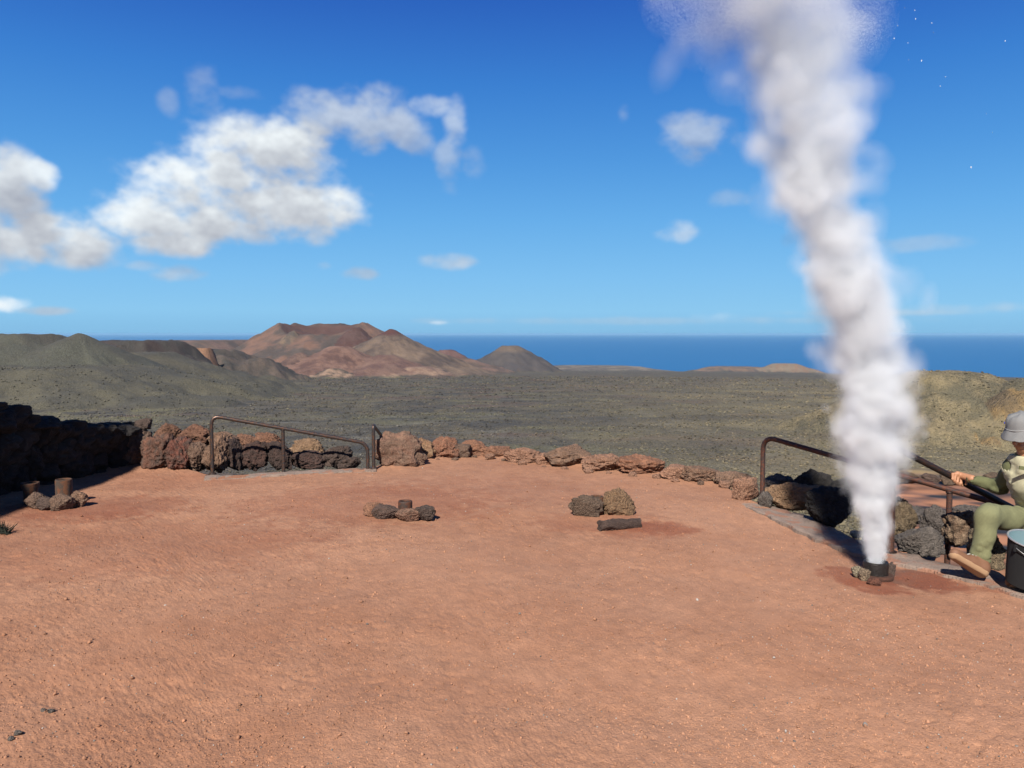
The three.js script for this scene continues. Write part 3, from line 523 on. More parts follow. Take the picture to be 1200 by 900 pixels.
rockBox('vent_stone', 424, 589, 448, 606, RED, 'rust red stone at the end of the mid plaza vent', MIDV, { detail: 12 });
rockBox('vent_stone', 434, 592, 470, 609, UMBER, 'flat dark stone before the mid plaza vent', MIDV, { mix: [1.6, 1.3, 1.2], detail: 13, facets: 9 });
rockBox('vent_stone', 462, 596, 492, 611, BROWN, 'reddish stone at the foot of the stubby vent pipe', MIDV, { mix: [1.4, 0.9, 0.8], detail: 12 });
rockBox('vent_stone', 484, 593, 510, 610, UMBER, 'pointed dark stone trailing from the mid plaza vent', MIDV, { mix: darker, detail: 12 });
pipe(699, 603, pot(0.062, 0.062, 0.062, 0.165, 0.012), clay, 'clay vent pipe sunk between two rocks near the log');
rockBox('vent_stone', 667, 581, 708, 608, [0.175, 0.118, 0.082], 'grey ochre rock wrapped round the clay vent pipe', RIGHTV, { mix: [0.7, 0.65, 0.6], deep: 0.5, detail: 14, foot: 607 });
rockBox('vent_stone', 707, 575, 747, 608, [0.27, 0.165, 0.09], 'pointed ochre rock beside the sunken vent pipe', RIGHTV, { mix: [0.6, 0.5, 0.45], foot: 606, rough: 1.3 });
(function log() {
  const g = new THREE.CylinderGeometry(0.047, 0.04, 0.36, 22, 26), p = g.attributes.position; for (let i = 0; i < p.count; i++) { const x = p.getX(i), y = p.getY(i), z = p.getZ(i), k = 1 + 0.3 * fbm(x * 14, y * 7, z * 14, 3) - 0.35 * smoothstep(y, 0.02, 0.17) * (0.5 + 0.5 * n3(3, y * 20, 1)); p.setXYZ(i, x * k, y + 0.02 * fbm(x * 20, 3, z * 20, 2), z * k); }
  g.rotateZ(Math.PI / 2); g.rotateY(0.25); g.computeVertexNormals();
  const m = top('charred_log', g, std({ color: rgb(0.085, 0.052, 0.04), map: rockMap, bumpMap: rockBump, bumpScale: 0.02 }), 'dark charred chunk of wood lying before the ochre rock', 'log'); m.position.copy(G(726, 619)).setY(0.03);
})();

// the erupting pipe
(function vent() {
  const t = thing('geyser_pipe', 'black wet iron pipe spouting white steam from the red ground', 'pipe');
  t.position.copy(ventAt).setY(-0.02);
  const wet = std({ color: rgb(0.022, 0.018, 0.016), roughness: 0.45, metalness: 0.3, bumpMap: rockBump, bumpScale: 0.006 });
  mesh('pipe_mouth', pot(0.078, 0.077, 0.079, 0.125, 0.014), wet, t);
  const collar = new THREE.TorusGeometry(0.09, 0.022, 10, 30); collar.rotateX(Math.PI / 2); collar.translate(0, 0.025, 0); mesh('collar', collar, std({ color: rgb(0.09, 0.035, 0.02), bumpMap: rockBump, bumpScale: 0.02 }), t);
})();
[[1001, 666, 1014, 681, [0.33, 0.27, 0.18], 'pale flat stone beside the spouting pipe'], [1008, 669, 1022, 684, [0.28, 0.2, 0.13], 'ochre stone chocked against the spouting pipe'], [1040, 662, 1052, 678, UMBER, 'dark stone on the wet side of the spouting pipe'], [1018, 680, 1034, 689, [0.16, 0.06, 0.035], 'rust crusted stone in front of the spouting pipe']].forEach(([a, b, c, d, col, l]) => rockBox('vent_stone', a, b, c, d, col, l, 'stones round the spouting pipe', { detail: 9, foot: d - 2 }));

// ------------------------------------------------------------------ loose gravel on the plaza, rubble and scrub on the hillside
(function gravel() {
  const rnd = mulberry(909), geo = rockGeometry(1, 0.7, 0.9, 301, { detail: 1, rough: 0.4 }); const N = 80000;
  const mat = std({ vertexColors: true }), im = new THREE.InstancedMesh(geo, mat, N), m = new THREE.Matrix4(), q = new THREE.Quaternion(), e = new THREE.Euler();
  let k = 0;
  while (k < N) {
    const a = (rnd() * 2 - 1) * 0.66, R = edgeR(a), r = 2.3 + (R - 2.4) * rnd() ** 1.25, x = Math.sin(a) * r, z = -Math.cos(a) * r;
    const clump = fbm(x * 0.9, 41, z * 0.9, 3); if (clump < rnd() * 1.3 - 0.75) continue;
    const s = 0.0028 + 0.0075 * rnd() ** 3 + (rnd() < 0.006 ? 0.012 : 0), c = plazaColor(x, z), t = rnd();
    e.set(rnd() * 6, rnd() * 6, rnd() * 6); q.setFromEuler(e);
    m.compose(new THREE.Vector3(x, plazaHeight(x, z, r, a) + s * 0.1, z), q, new THREE.Vector3(s, s, s)); im.setMatrixAt(k, m);
    const f = t < 0.02 ? 2.2 : 0.65 + 0.6 * rnd(), g = t < 0.06 ? [0.16, 0.14, 0.125] : c; im.setColorAt(k, rgb(clamp(g[0] * f, 0, 0.8), clamp(g[1] * f, 0, 0.8), clamp(g[2] * f, 0, 0.8))); k++;
  }
  im.name = 'gravel'; im.castShadow = im.receiveShadow = true; tag(im, 'loose red volcanic grit strewn over the plaza', 'gravel', null, 'stuff'); scene.add(im);
})();
[[22, 862, 0.035], [13, 868, 0.028], [60, 835, 0.03], [51, 833, 0.022]].forEach(([x, y, s], i) => { const g = G(x, y), m = top('pebble', rockGeometry(s, s * 0.7, s * 0.9, 310 + i, { detail: 6 }), rockMat(GREY), 'grey pebble lying on the red grit', 'pebble', 'grey pebbles on the grit'); m.position.copy(g).setY(plazaHeight(g.x, g.z, Math.hypot(g.x, g.z), Math.atan2(g.x, -g.z)) - s * 0.1); });
(function rubble() {
  const rnd = mulberry(4242), m = new THREE.Matrix4(), q = new THREE.Quaternion(), e = new THREE.Euler();
  const build = (name, label, cat, geo, mat, N, rmin, rmax, pw, size, color, keep) => {
    const im = new THREE.InstancedMesh(geo, mat, N); let k = 0, tries = 0;
    while (k < N && tries++ < N * 12) {
      const a = (rnd() * 2 - 1) * 0.68, r = rmin * (rmax / rmin) ** (rnd() ** pw), x = Math.sin(a) * r, z = -Math.cos(a) * r; if (!keep(a, r, x, z)) continue;
      const s = size(r), t = terrainAt(x, z); if (t.best && !t.best.broad) continue; const c = terrainColor(x, z, t);
      e.set((rnd() - 0.5) * 0.5, rnd() * 6.3, (rnd() - 0.5) * 0.5); q.setFromEuler(e);
      m.compose(new THREE.Vector3(x, t.y - s * 0.1, z), q, new THREE.Vector3(s * (0.8 + 0.7 * rnd()), s * (0.5 + 0.4 * rnd()), s)); im.setMatrixAt(k, m); im.setColorAt(k, rgb(...color(c, rnd))); k++;
    }
    im.count = k; im.name = name; im.castShadow = im.receiveShadow = true; tag(im, label, cat, null, 'stuff'); scene.add(im);
  };
  build('lava_rubble', 'broken lava blocks scattered over the plain below', 'rubble', rockGeometry(1, 1, 1, 401, { detail: 2 }), std({ vertexColors: true }), 60000, 45, 2300, 0.72, (r) => (0.2 + r * 0.001) * (0.5 + 1.3 * rnd() ** 2), (c) => { const f = 0.28 + 0.85 * rnd(); return c.map((v) => v * f); }, (a, r, x, z) => fbm(x * 0.02, 51, z * 0.02, 3) > rnd() * 0.8 - 0.45);
  // low rounded scrub: bundles of small blades
  const parts = []; for (let i = 0; i < 46; i++) { const g = new THREE.ConeGeometry(0.03, 0.5 + 0.4 * rnd(), 3); g.translate(0, 0.3, 0); e.set((rnd() - 0.5) * 2.2, rnd() * 6, (rnd() - 0.5) * 2.2); g.applyQuaternion(q.setFromEuler(e)); parts.push(g.toNonIndexed()); }
  build('scrub', 'low dry scrub dotting the slopes below the plaza', 'scrub', mergeGeometries(parts), std({ color: rgb(1, 1, 1) }), 26000, 24, 900, 0.75, (r) => (0.4 + r * 0.0011) * (0.5 + rnd()), (c) => { const t = rnd(); return [lerp(0.06, 0.2, t * t), lerp(0.058, 0.165, t * t), lerp(0.032, 0.09, t * t)]; }, (a, r, x, z) => r > 30 && rnd() < 0.35 + 0.9 * smoothstep(a, -0.1, 0.5) + fbm(x * 0.03, 61, z * 0.03, 2));
})();
(function tuft() {
  const rnd = mulberry(3), parts = []; for (let i = 0; i < 70; i++) { const g = new THREE.ConeGeometry(0.006, 0.09 + 0.06 * rnd(), 4); g.translate(0, 0.05, 0); g.rotateX((rnd() - 0.5) * 2); g.rotateZ((rnd() - 0.5) * 2); g.translate((rnd() - 0.5) * 0.14, 0, (rnd() - 0.5) * 0.1); parts.push(g); }
  const m = top('plant', mergeGeometries(parts), std({ color: rgb(0.02, 0.024, 0.014) }), 'small dark spiky plant growing alone from the red ground', 'plant'); m.position.copy(G(2, 623)).setY(-0.01);
})();
console.log('scatter');

// ------------------------------------------------------------------ bodies from distance fields
function surfaceNet(sdf, lo, hi, cell) {
  const n = [0, 1, 2].map((k) => Math.ceil((hi[k] - lo[k]) / cell) + 1), [nx, ny, nz] = n, f = new Float32Array(nx * ny * nz), id = (i, j, k) => (k * ny + j) * nx + i;
  for (let k = 0; k < nz; k++) for (let j = 0; j < ny; j++) for (let i = 0; i < nx; i++) f[id(i, j, k)] = sdf(lo[0] + i * cell, lo[1] + j * cell, lo[2] + k * cell);
  const vid = new Int32Array(nx * ny * nz).fill(-1), pos = [], idx = [];
  const corners = [[0, 0, 0], [1, 0, 0], [0, 1, 0], [1, 1, 0], [0, 0, 1], [1, 0, 1], [0, 1, 1], [1, 1, 1]], edges = [[0, 1], [2, 3], [4, 5], [6, 7], [0, 2], [1, 3], [4, 6], [5, 7], [0, 4], [1, 5], [2, 6], [3, 7]];
  for (let k = 0; k < nz - 1; k++) for (let j = 0; j < ny - 1; j++) for (let i = 0; i < nx - 1; i++) {
    const v = corners.map((c) => f[id(i + c[0], j + c[1], k + c[2])]); let neg = 0; for (const x of v) neg += x < 0; if (!neg || neg === 8) continue;
    let c = 0, x = 0, y = 0, z = 0;
    for (const [a, b] of edges) if ((v[a] < 0) !== (v[b] < 0)) { const t = v[a] / (v[a] - v[b]); x += lerp(corners[a][0], corners[b][0], t); y += lerp(corners[a][1], corners[b][1], t); z += lerp(corners[a][2], corners[b][2], t); c++; }
    vid[id(i, j, k)] = pos.length / 3; pos.push(lo[0] + (i + x / c) * cell, lo[1] + (j + y / c) * cell, lo[2] + (k + z / c) * cell);
  }
  const quad = (a, b, c, d, flip) => { if (a < 0 || b < 0 || c < 0 || d < 0) return; if (flip) idx.push(a, c, b, a, d, c); else idx.push(a, b, c, a, c, d); };
  for (let k = 1; k < nz - 1; k++) for (let j = 1; j < ny - 1; j++) for (let i = 1; i < nx - 1; i++) {
    const s = f[id(i, j, k)] < 0;
    if (s !== f[id(i + 1, j, k)] < 0) quad(vid[id(i, j - 1, k - 1)], vid[id(i, j, k - 1)], vid[id(i, j, k)], vid[id(i, j - 1, k)], !s);
    if (s !== f[id(i, j + 1, k)] < 0) quad(vid[id(i - 1, j, k - 1)], vid[id(i - 1, j, k)], vid[id(i, j, k)], vid[id(i, j, k - 1)], !s);
    if (s !== f[id(i, j, k + 1)] < 0) quad(vid[id(i - 1, j - 1, k)], vid[id(i, j - 1, k)], vid[id(i, j, k)], vid[id(i - 1, j, k)], !s);
  }
  const g = new THREE.BufferGeometry(); g.setAttribute('position', new THREE.Float32BufferAttribute(pos, 3)); g.setIndex(idx); g.computeVertexNormals(); return g;
}
const cap = (a, b, ra, rb) => { const dx = b.x - a.x, dy = b.y - a.y, dz = b.z - a.z, L = dx * dx + dy * dy + dz * dz; return (x, y, z) => { const px = x - a.x, py = y - a.y, pz = z - a.z, t = L ? clamp((px * dx + py * dy + pz * dz) / L, 0, 1) : 0, qx = px - dx * t, qy = py - dy * t, qz = pz - dz * t; return Math.sqrt(qx * qx + qy * qy + qz * qz) - (ra + (rb - ra) * t); }; };
const smin = (a, b, k) => { const h = clamp(0.5 + 0.5 * (b - a) / k, 0, 1); return lerp(b, a, h) - k * h * (1 - h); };
function union(list, k = 0.03, grow = 0) { return (x, y, z) => { let d = 1e3; for (const s of list) d = d > 1e2 ? s(x, y, z) : smin(d, s(x, y, z), k); return d - grow; }; }
function bounds(points, pad) { const b = new THREE.Box3().setFromPoints(points).expandByScalar(pad); return [b.min.toArray(), b.max.toArray()]; }

(function man() {
  const t = thing('person', 'seated man in grey hat, pale vest and olive trousers holding the dark iron rail', 'person');
  const pelvis = P(1228, 611, 5.34), waist = P(1221, 592, 5.33), chest = P(1212, 562, 5.28), neck = P(1203, 533, 5.25), head = P(1200, 509, 5.22);
  const rs = P(1190, 547, 5.33), re = P(1172, 570, 5.5), rw = P(1139, 561, 5.62), rh = P(1129, 562, 5.66);
  const ls = P(1232, 548, 5.16), le = P(1250, 590, 5.05), lw = P(1236, 612, 4.9);
  const rhip = P(1214, 612, 5.36), rk = P(1158, 604, 5.1), ra = P(1148, 655, 5.1), heel = P(1150, 669, 5.06), toe = P(1119, 650, 5.04);
  const lhip = P(1238, 616, 5.28), lk = P(1236, 612, 4.95), la = P(1192, 672, 5.1), lheel = P(1202, 684, 5.04), ltoe = P(1186, 684, 4.9);
  // directions of the head: it looks down towards the steam
  const look = new THREE.Vector3(-0.86, -0.28, 0.42).normalize(), up = new THREE.Vector3(-0.22, 0.97, 0.08).normalize(), sideV = new THREE.Vector3().crossVectors(look, up).normalize(); up.crossVectors(sideV, look).normalize();
  const H = (f, u, s) => head.clone().addScaledVector(look, f).addScaledVector(up, u).addScaledVector(sideV, s);
  const torso = [cap(pelvis, waist, 0.125, 0.12), cap(waist, chest, 0.12, 0.135), cap(chest, neck.clone().lerp(chest, 0.3), 0.135, 0.09), cap(rs, ls, 0.062, 0.062), cap(rhip, lhip, 0.09, 0.09)];
  const armR = [cap(rs, re, 0.056, 0.044), cap(re, rw, 0.043, 0.029)], armL = [cap(ls, le, 0.056, 0.044), cap(le, lw, 0.043, 0.029)];
  const legR = [cap(rhip, rk, 0.082, 0.052), cap(rk, ra, 0.051, 0.038)], legL = [cap(lhip, lk, 0.082, 0.052), cap(lk, la, 0.051, 0.038)];
  const footR = [cap(heel, toe, 0.036, 0.03), cap(ra, heel, 0.042, 0.036)], footL = [cap(lheel, ltoe, 0.036, 0.03), cap(la, lheel, 0.042, 0.036)];
  // head with face, neck
  const headList = [cap(H(-0.012, 0.03, 0), H(0.0, 0.035, 0), 0.083, 0.083), cap(H(0.025, -0.02, 0), H(0.045, -0.075, 0), 0.06, 0.034), cap(H(0.0, -0.03, 0), H(0.02, -0.07, 0), 0.058, 0.04), cap(H(0.082, 0.01, 0), H(0.105, -0.024, 0), 0.011, 0.016), cap(H(0.076, 0.028, -0.034), H(0.076, 0.028, 0.034), 0.014, 0.014), cap(H(0.078, -0.055, -0.018), H(0.078, -0.055, 0.018), 0.01, 0.01), cap(H(-0.01, 0.012, 0.08), H(-0.015, -0.03, 0.08), 0.016, 0.011), cap(H(-0.01, 0.012, -0.08), H(-0.015, -0.03, -0.08), 0.016, 0.011), cap(H(-0.02, -0.05, 0), neck, 0.052, 0.058)];
  // right hand closed over the rail
  const rail = railB.b.clone().sub(railB.a).normalize(), onRail = railB.a.clone().addScaledVector(rail, rh.clone().sub(railB.a).dot(rail));
  const palm = onRail.clone().add(new THREE.Vector3(0.012, 0.034, 0.018)), handR = [cap(rw, palm, 0.027, 0.024), cap(palm.clone().addScaledVector(rail, -0.03), palm.clone().addScaledVector(rail, 0.03), 0.019, 0.019)];
  for (let k = 0; k < 4; k++) {
    const o = palm.clone().addScaledVector(rail, -0.033 + k * 0.022), len = [0.9, 1.05, 1, 0.8][k], a1 = onRail.clone().addScaledVector(rail, -0.033 + k * 0.022);
    const p1 = a1.clone().add(new THREE.Vector3(-0.022, 0.03, 0.022)), p2 = a1.clone().add(new THREE.Vector3(-0.03 * len, -0.004, 0.033)), p3 = a1.clone().add(new THREE.Vector3(-0.012, -0.028 * len, 0.028));
    handR.push(cap(o, p1, 0.0095, 0.0092), cap(p1, p2, 0.0092, 0.0088), cap(p2, p3, 0.0088, 0.0078));
  }
  const th = palm.clone().addScaledVector(rail, 0.04); handR.push(cap(palm.clone().addScaledVector(rail, 0.02), th.clone().add(new THREE.Vector3(0, -0.012, 0.02)), 0.012, 0.011), cap(th.clone().add(new THREE.Vector3(0, -0.012, 0.02)), th.clone().add(new THREE.Vector3(-0.012, -0.04, 0.024)), 0.0105, 0.0085));
  // left hand on the bucket's handle
  const handL = [cap(lw, lw.clone().add(new THREE.Vector3(-0.02, -0.06, 0.03)), 0.027, 0.026)];
  for (let k = 0; k < 4; k++) { const o = lw.clone().add(new THREE.Vector3(-0.035 + k * 0.02, -0.08, 0.03)), m = o.clone().add(new THREE.Vector3(-0.01, -0.03, 0.03)), e = m.clone().add(new THREE.Vector3(0.0, -0.025, -0.02)); handL.push(cap(o, m, 0.0095, 0.009), cap(m, e, 0.009, 0.008)); }
  handL.push(cap(lw.clone().add(new THREE.Vector3(-0.04, -0.05, 0.03)), lw.clone().add(new THREE.Vector3(-0.06, -0.09, 0.05)), 0.011, 0.009));
  const skin = std({ color: rgb(0.36, 0.17, 0.09), roughness: 0.6 }), olive = std({ color: rgb(0.105, 0.108, 0.048), roughness: 0.95, bumpMap: rockBump, bumpScale: 0 }), trouser = std({ color: rgb(0.15, 0.15, 0.076) }), vestMat = std({ color: rgb(0.40, 0.37, 0.25) });
  const all = [...torso, ...armR, ...armL, ...legR, ...legL, ...footR, ...footL, cap(chest, neck, 0.06, 0.055)];
  const everyone = [pelvis, waist, chest, neck, rs, re, rw, ls, le, lw, rhip, rk, ra, heel, toe, lhip, lk, la, lheel, ltoe];
  const bodyG = surfaceNet(union(all, 0.03, -0.012), ...bounds(everyone, 0.17), 0.014);
  const headG = surfaceNet(union(headList, 0.016), ...bounds([head, neck], 0.15), 0.006), hrG = surfaceNet(union(handR, 0.006), ...bounds([rw, palm, onRail], 0.09), 0.004), hlG = surfaceNet(union(handL, 0.006), ...bounds([lw], 0.16), 0.005);
  mesh('body', mergeGeometries([bodyG, headG, hrG, hlG]), skin, t);
  const woven = (g) => { const p = g.attributes.position, c = new Float32Array(p.count * 3); for (let i = 0; i < p.count; i++) { const x = p.getX(i), y = p.getY(i), z = p.getZ(i), k = 1 + 0.16 * fbm(x * 9, y * 9, z * 9, 3) + 0.1 * n3(x * 90, y * 90, z * 90); c.set([k, k, k * 0.97], i * 3); } g.setAttribute('color', new THREE.BufferAttribute(c, 3)); return g; };
  for (const m of [olive, trouser, vestMat]) m.vertexColors = true;
  const folds = (x, y, z, k = 0.006) => k * n3(x * 6, y * 6, z * 6) - k * 1.5 * (0.35 - Math.abs(n3(x * 9 + y * 4, y * 17, z * 9))) * smoothstep(n3(x * 3, y * 3 + 5, z * 3), -0.3, 0.4);
  const shirtSdf = union([...torso.slice(0, 4), ...armR, ...armL], 0.035, 0.008), cutWrist = (x, y, z) => Math.min(Math.hypot(x - rw.x, y - rw.y, z - rw.z), Math.hypot(x - lw.x, y - lw.y, z - lw.z));
  const shirt = surfaceNet((x, y, z) => Math.max(shirtSdf(x, y, z) - folds(x, y, z), 0.035 - cutWrist(x, y, z)), ...bounds([pelvis, chest, neck, rs, re, rw, ls, le, lw], 0.18), 0.011); mesh('shirt', woven(shirt), olive, t);
  const vestSdf = union(torso.slice(0, 4), 0.04, 0.018), vest = surfaceNet((x, y, z) => { const d = vestSdf(x, y, z) - folds(x, y, z, 0.008), low = 0.045 - (y - pelvis.y), high = y - (neck.y - 0.005), arm = Math.min(Math.hypot(x - rs.x + 0.02, y - rs.y, z - rs.z), Math.hypot(x - ls.x, y - ls.y, z - ls.z)); return Math.max(d, low, high, 0.062 - arm); }, ...bounds([pelvis, chest, neck, rs, ls], 0.18), 0.01); mesh('vest', woven(vest), vestMat, t);
  const pocketAt = P(1202, 549, 5.12); const pk = woven(new THREE.BoxGeometry(0.075, 0.022, 0.012)); const pocket = mesh('pocket_shade', pk, olive, t); pocket.position.copy(pocketAt); pocket.rotation.set(0.1, -0.3, -0.08); pocket.visible = true;  // olive strip standing in for the shadow at the vest pocket
  const trSdf = union([...legR, ...legL, torso[0], torso[4]], 0.04, 0.016), trousers = surfaceNet((x, y, z) => { const d = trSdf(x, y, z) - folds(x, y, z, 0.009), ank = Math.min(Math.hypot(x - heel.x, y - heel.y, z - heel.z), Math.hypot(x - lheel.x, y - lheel.y, z - lheel.z)); return Math.max(d, 0.055 - ank); }, ...bounds([pelvis, rhip, rk, ra, lhip, lk, la], 0.17), 0.011); mesh('trousers', woven(trousers), trouser, t);
  const shoeMat = std({ color: rgb(0.16, 0.075, 0.04), roughness: 0.7 }), soleMat = std({ color: rgb(0.30, 0.18, 0.10) });
  const shoe = (hl, to, an) => {
    const dir = to.clone().sub(hl).normalize(), upv = an.clone().sub(hl).addScaledVector(dir, -an.clone().sub(hl).dot(dir)).normalize();
    const up2 = [cap(hl.clone().addScaledVector(upv, 0.014), to.clone().addScaledVector(upv, 0.008), 0.04, 0.033), cap(hl.clone().addScaledVector(upv, 0.03), hl.clone().lerp(to, 0.4).addScaledVector(upv, 0.03), 0.046, 0.036), cap(hl.clone().addScaledVector(upv, 0.02), an.clone().addScaledVector(upv, -0.0), 0.046, 0.048)];
    const s = mesh('shoe', surfaceNet(union(up2, 0.02), ...bounds([hl, to, an], 0.09), 0.006), shoeMat, t);
    const so = surfaceNet((x, y, z) => { const d = Math.min(cap(hl, to, 0.046, 0.039)(x, y, z)), q = (x - hl.x) * upv.x + (y - hl.y) * upv.y + (z - hl.z) * upv.z; return Math.max(d, Math.abs(q + 0.022) - 0.014); }, ...bounds([hl, to], 0.08), 0.005); mesh('sole', so, soleMat, s);
    const lace = []; for (let k = 0; k < 3; k++) { const c = hl.clone().lerp(to, 0.34 + k * 0.12).addScaledVector(upv, 0.062 - k * 0.006), w = new THREE.Vector3().crossVectors(dir, upv); lace.push(new THREE.TubeGeometry(new THREE.LineCurve3(c.clone().addScaledVector(w, -0.025), c.clone().addScaledVector(w, 0.025)), 3, 0.004, 6)); }
    mesh('laces', mergeGeometries(lace), std({ color: rgb(0.6, 0.58, 0.52) }), s);
  };
  shoe(heel, toe, ra); shoe(lheel, ltoe, la);
  // hair under the hat, the hat itself
  const hair = surfaceNet((x, y, z) => { const v = new THREE.Vector3(x, y, z).sub(head), f = v.dot(look), u = v.dot(up); return Math.max(cap(H(-0.012, 0.03, 0), H(0, 0.035, 0), 0.09, 0.09)(x, y, z), f - 0.02 - 0.5 * u, -0.045 - u); }, ...bounds([head], 0.13), 0.007); mesh('hair', hair, std({ color: rgb(0.02, 0.016, 0.013) }), t);
  const prof = [[0.0, 0.1], [0.05, 0.098], [0.08, 0.086], [0.095, 0.06], [0.1, 0.03], [0.103, 0.012], [0.107, 0.004], [0.122, -0.016], [0.137, -0.042], [0.139, -0.046], [0.135, -0.046], [0.118, -0.02], [0.1, 0.0]].map(([x, y]) => new THREE.Vector2(x, y));
  const hg = new THREE.LatheGeometry(prof, 40), hp = hg.attributes.position; for (let i = 0; i < hp.count; i++) { const x = hp.getX(i), y = hp.getY(i), z = hp.getZ(i), w = fbm(x * 18, y * 14, z * 18, 2) * 0.007; hp.setXYZ(i, x * (1 + w * 4), y + w * 1.4 - (y < 0 ? 0.12 * Math.abs(x) ** 1.2 * (Math.abs(z) > 0.06 ? 0.6 : 0.2) : 0), z * 0.95); } hg.computeVertexNormals();
  const hat = mesh('hat', hg, std({ color: rgb(0.17, 0.168, 0.166), side: THREE.DoubleSide }), t); hat.position.copy(H(-0.005, 0.045, 0)); hat.quaternion.setFromRotationMatrix(new THREE.Matrix4().makeBasis(look, up, sideV));
  const band = new THREE.TorusGeometry(0.103, 0.004, 6, 40); band.rotateX(Math.PI / 2); band.translate(0, 0.012, 0); band.scale(1, 1, 0.95); mesh('hat_seam', band, std({ color: rgb(0.24, 0.235, 0.23) }), hat);
  const logo = mesh('hat_logo', new THREE.SphereGeometry(0.012, 10, 8).scale(1.3, 0.7, 0.3), std({ color: rgb(0.05, 0.05, 0.3) }), hat); const toCam = new THREE.Vector3(0.35, 0, 0.94); logo.position.set(0.055, 0.045, 0.083); logo.lookAt(hat.localToWorld(new THREE.Vector3(0.5, 0.045, 0.8)));
  // seat
  const seat = top('stone_block', rockGeometry(0.5, 0.36, 0.42, 501, { detail: 10, facets: 11, rough: 0.4 }), rockMat(GREY), 'low grey stone block that the seated man rests on', 'rock'); seat.position.copy(P(1240, 640, 5.42)).setY(-0.12);
  // bucket, its near-black shell colour standing in for leg shadow
  const bk = thing('bucket', 'metal water bucket with shade painted dark on its shell and pale blue inside held before the seated man', 'bucket'), shadedOutside = std({ color: rgb(0.008, 0.008, 0.009), roughness: 1 }), inside = std({ color: rgb(0.25, 0.36, 0.38), roughness: 0.35, metalness: 0.5 });
  const shell = new THREE.LatheGeometry([[0.001, 0], [0.108, 0], [0.112, 0.006], [0.15, 0.285], [0.152, 0.29]].map(([x, y]) => new THREE.Vector2(x, y)), 40), inner = new THREE.LatheGeometry([[0.148, 0.29], [0.146, 0.284], [0.109, 0.01], [0.001, 0.008]].map(([x, y]) => new THREE.Vector2(x, y)), 40), rim = new THREE.TorusGeometry(0.151, 0.006, 8, 48); rim.rotateX(Math.PI / 2); rim.translate(0, 0.29, 0);
  mesh('shell', shell, shadedOutside, bk); mesh('inner_wall', inner, inside, bk); mesh('rim', rim, std({ color: rgb(0.5, 0.52, 0.53), roughness: 0.35, metalness: 0.7 }), bk);
  const hd = new THREE.TorusGeometry(0.157, 0.0028, 6, 30, Math.PI); hd.rotateX(1.9); hd.translate(0, 0.26, 0); mesh('handle', hd, std({ color: rgb(0.3, 0.3, 0.3), roughness: 0.4, metalness: 0.8 }), bk);
  const lug = new THREE.BoxGeometry(0.02, 0.04, 0.012).translate(0, 0.255, 0); mesh('lug', lug.clone().translate(-0.152, 0, 0), shadedOutside, bk); mesh('lug', lug.clone().translate(0.152, 0, 0), shadedOutside, bk);
  bk.position.copy(P(1202, 684, 4.84)); bk.rotation.set(0.22, 0.3, -0.06);
})();
console.log('man');

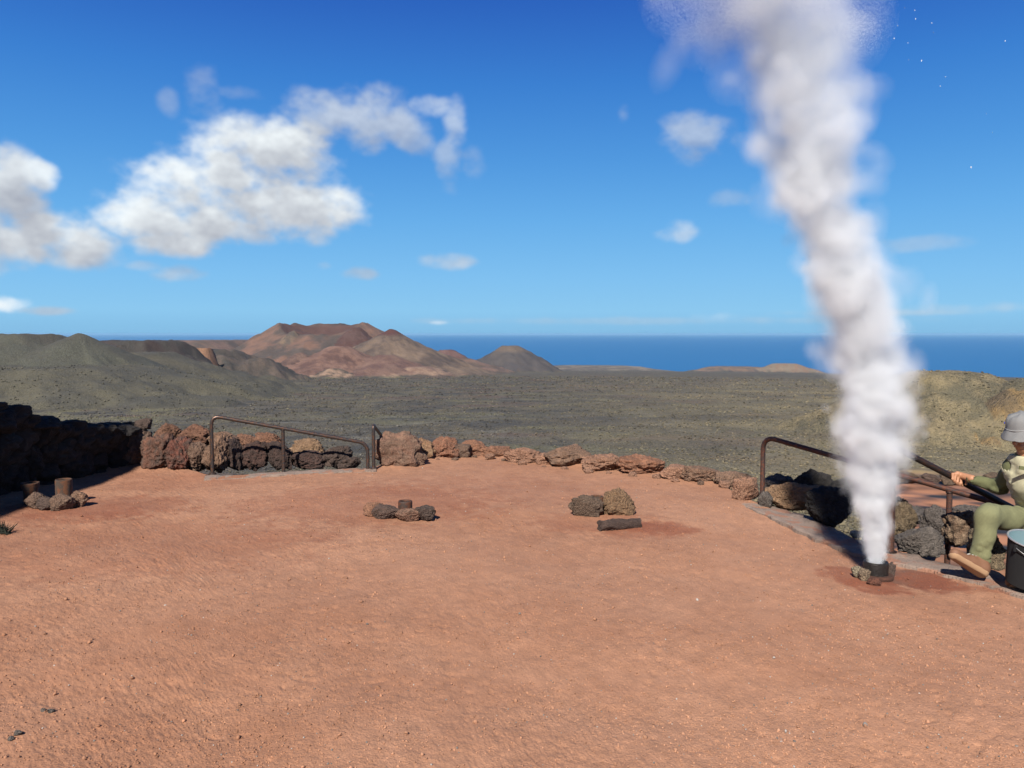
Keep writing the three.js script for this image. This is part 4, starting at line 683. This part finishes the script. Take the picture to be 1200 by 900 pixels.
// ------------------------------------------------------------------ steam: a cloud of tiny white droplets
(function steam() {
  const rows = [[672, 1027, 9, 0.5], [655, 1026, 11, 0.55], [640, 1026, 15, 0.6], [600, 1023, 22, 0.8], [560, 1022, 30, 0.9], [520, 1018, 39, 1], [490, 1013, 48, 1], [460, 1018, 45, 1], [420, 1018, 50, 1], [380, 1012, 57, 1], [340, 996, 52, 1], [300, 981, 52, 0.95], [260, 966, 50, 0.9], [220, 946, 58, 0.85], [180, 945, 60, 0.85], [140, 946, 60, 0.65], [100, 944, 74, 0.55], [60, 930, 86, 0.52], [20, 912, 104, 0.46], [-40, 888, 124, 0.32], [-120, 862, 138, 0.32], [-220, 835, 150, 0.2], [-330, 800, 160, 0.08]];
  const Z = -ventAt.z, rnd = mulberry(31337), gauss = () => Math.sqrt(-2 * Math.log(1 - rnd())) * Math.cos(6.28318 * rnd());
  const SPREAD = 0.15, FLECKS = 45000, SIZE = 0.0047, puff = new Float32Array(FLECKS * 9);          // one puff: flecks of mist in a soft ball
  for (let k = 0; k < FLECKS; k++) { let x, y, z; do { x = gauss(); y = gauss(); z = gauss(); } while (x * x + y * y + z * z > 3.8); for (let v = 0; v < 3; v++) puff.set([x + gauss() * SIZE, y + gauss() * SIZE, z + gauss() * SIZE], k * 9 + v * 3); }
  const g = new THREE.BufferGeometry(); g.setAttribute('position', new THREE.BufferAttribute(puff, 3)); g.computeVertexNormals();
  const perPuff = FLECKS * 0.85 * (SIZE * SPREAD) ** 2, mats = [], m4 = new THREE.Matrix4(), q4 = new THREE.Quaternion(), e4 = new THREE.Euler();
  for (let i = 1; i < rows.length; i++) {
    const a = rows[i - 1], b = rows[i], pa = P(a[1], a[0], Z), pb = P(b[1], b[0], Z), Rm = (a[2] + b[2]) / 2 * Z / F, tau = 2.9 * (a[3] + b[3]) / 2, want = tau * 2 * Rm * (pb.y - pa.y) / (perPuff * Rm * Rm);
    let got = 0, tries = 0;
    while (got < want && tries++ < want * 40) {
      const t = rnd(), p = pa.clone().lerp(pb, t), R = lerp(a[2], b[2], t) * Z / F, ang = rnd() * 6.28318, q = Math.sqrt(rnd()) * 1.7, X = p.x + Math.cos(ang) * q * R, Y = p.y, Zz = p.z + Math.sin(ang) * q * R, s = 0.55 / (0.12 + R), calm = smoothstep(Y, 0.15, 1.0), sy = s * lerp(0.35, 1, calm);
      const big = fbm(X * s * 1.3 + 3, Y * sy * 1.1, Zz * s * 1.3, 2), mid = fbm(X * s * 3.0, Y * sy * 2.8 + 7, Zz * s * 3.0, 3), edge = 0.9 - q + (0.5 * big + 0.34 * mid) * lerp(0.4, 1, calm);
      let d = smoothstep(edge, 0.0, 0.75) + 0.015 * smoothstep(edge, -0.5, 0.1) * calm;
      if (rnd() > d) continue;
      const sd = R * SPREAD * (0.5 + 1.1 * rnd() ** 1.5), tall = lerp(1.7, 1.1, calm);
      e4.set((rnd() - 0.5) * 1.2, rnd() * 6.3, (rnd() - 0.5) * 1.2); m4.compose(new THREE.Vector3(X, Y, Zz), q4.setFromEuler(e4), new THREE.Vector3(sd * (0.7 + 0.6 * rnd()), sd * tall * (0.7 + 0.6 * rnd()), sd * (0.7 + 0.6 * rnd()))); mats.push(m4.clone()); got++;
    }
  }
  const m = new THREE.InstancedMesh(g, new THREE.MeshPhysicalMaterial({ color: rgb(0.86, 0.87, 0.88), roughness: 1, transmission: 0.45, thickness: 0, specularIntensity: 0, side: THREE.DoubleSide }), mats.length);
  mats.forEach((x, i) => m.setMatrixAt(i, x)); m.name = 'steam_plume'; m.castShadow = m.receiveShadow = true; scene.add(m);
  tag(m, 'tall billowing column of white steam rising from the pipe', 'steam', null, 'stuff');
  // drops flung high by the eruption
  const drops = []; [[1072, 12], [1073, 22], [1094, 38], [1060, 9], [1048, 45], [1064, 50], [1065, 70], [1080, 71], [1092, 27], [1156, 133], [1178, 48], [1163, 155], [1138, 196], [1102, 101], [1108, 90], [1052, 30]].forEach(([x, y], i) => { const p = P(x, y, Z + 0.4 * Math.sin(i * 3)); drops.push(new THREE.SphereGeometry(0.0015 + 0.003 * rnd() ** 2, 8, 6).scale(1, 1.3, 1).translate(p.x, p.y, p.z)); });
  const dm = mesh('water_droplets', mergeGeometries(drops), new THREE.MeshPhysicalMaterial({ color: rgb(0.95, 0.97, 1), roughness: 0.1, transmission: 0.6, thickness: 0.01 }), scene); tag(dm, 'tiny water drops flung into the sky beside the steam', 'water', null, 'stuff');
  console.log('steam', mats.length);
})();

renderer.render(scene, camera);
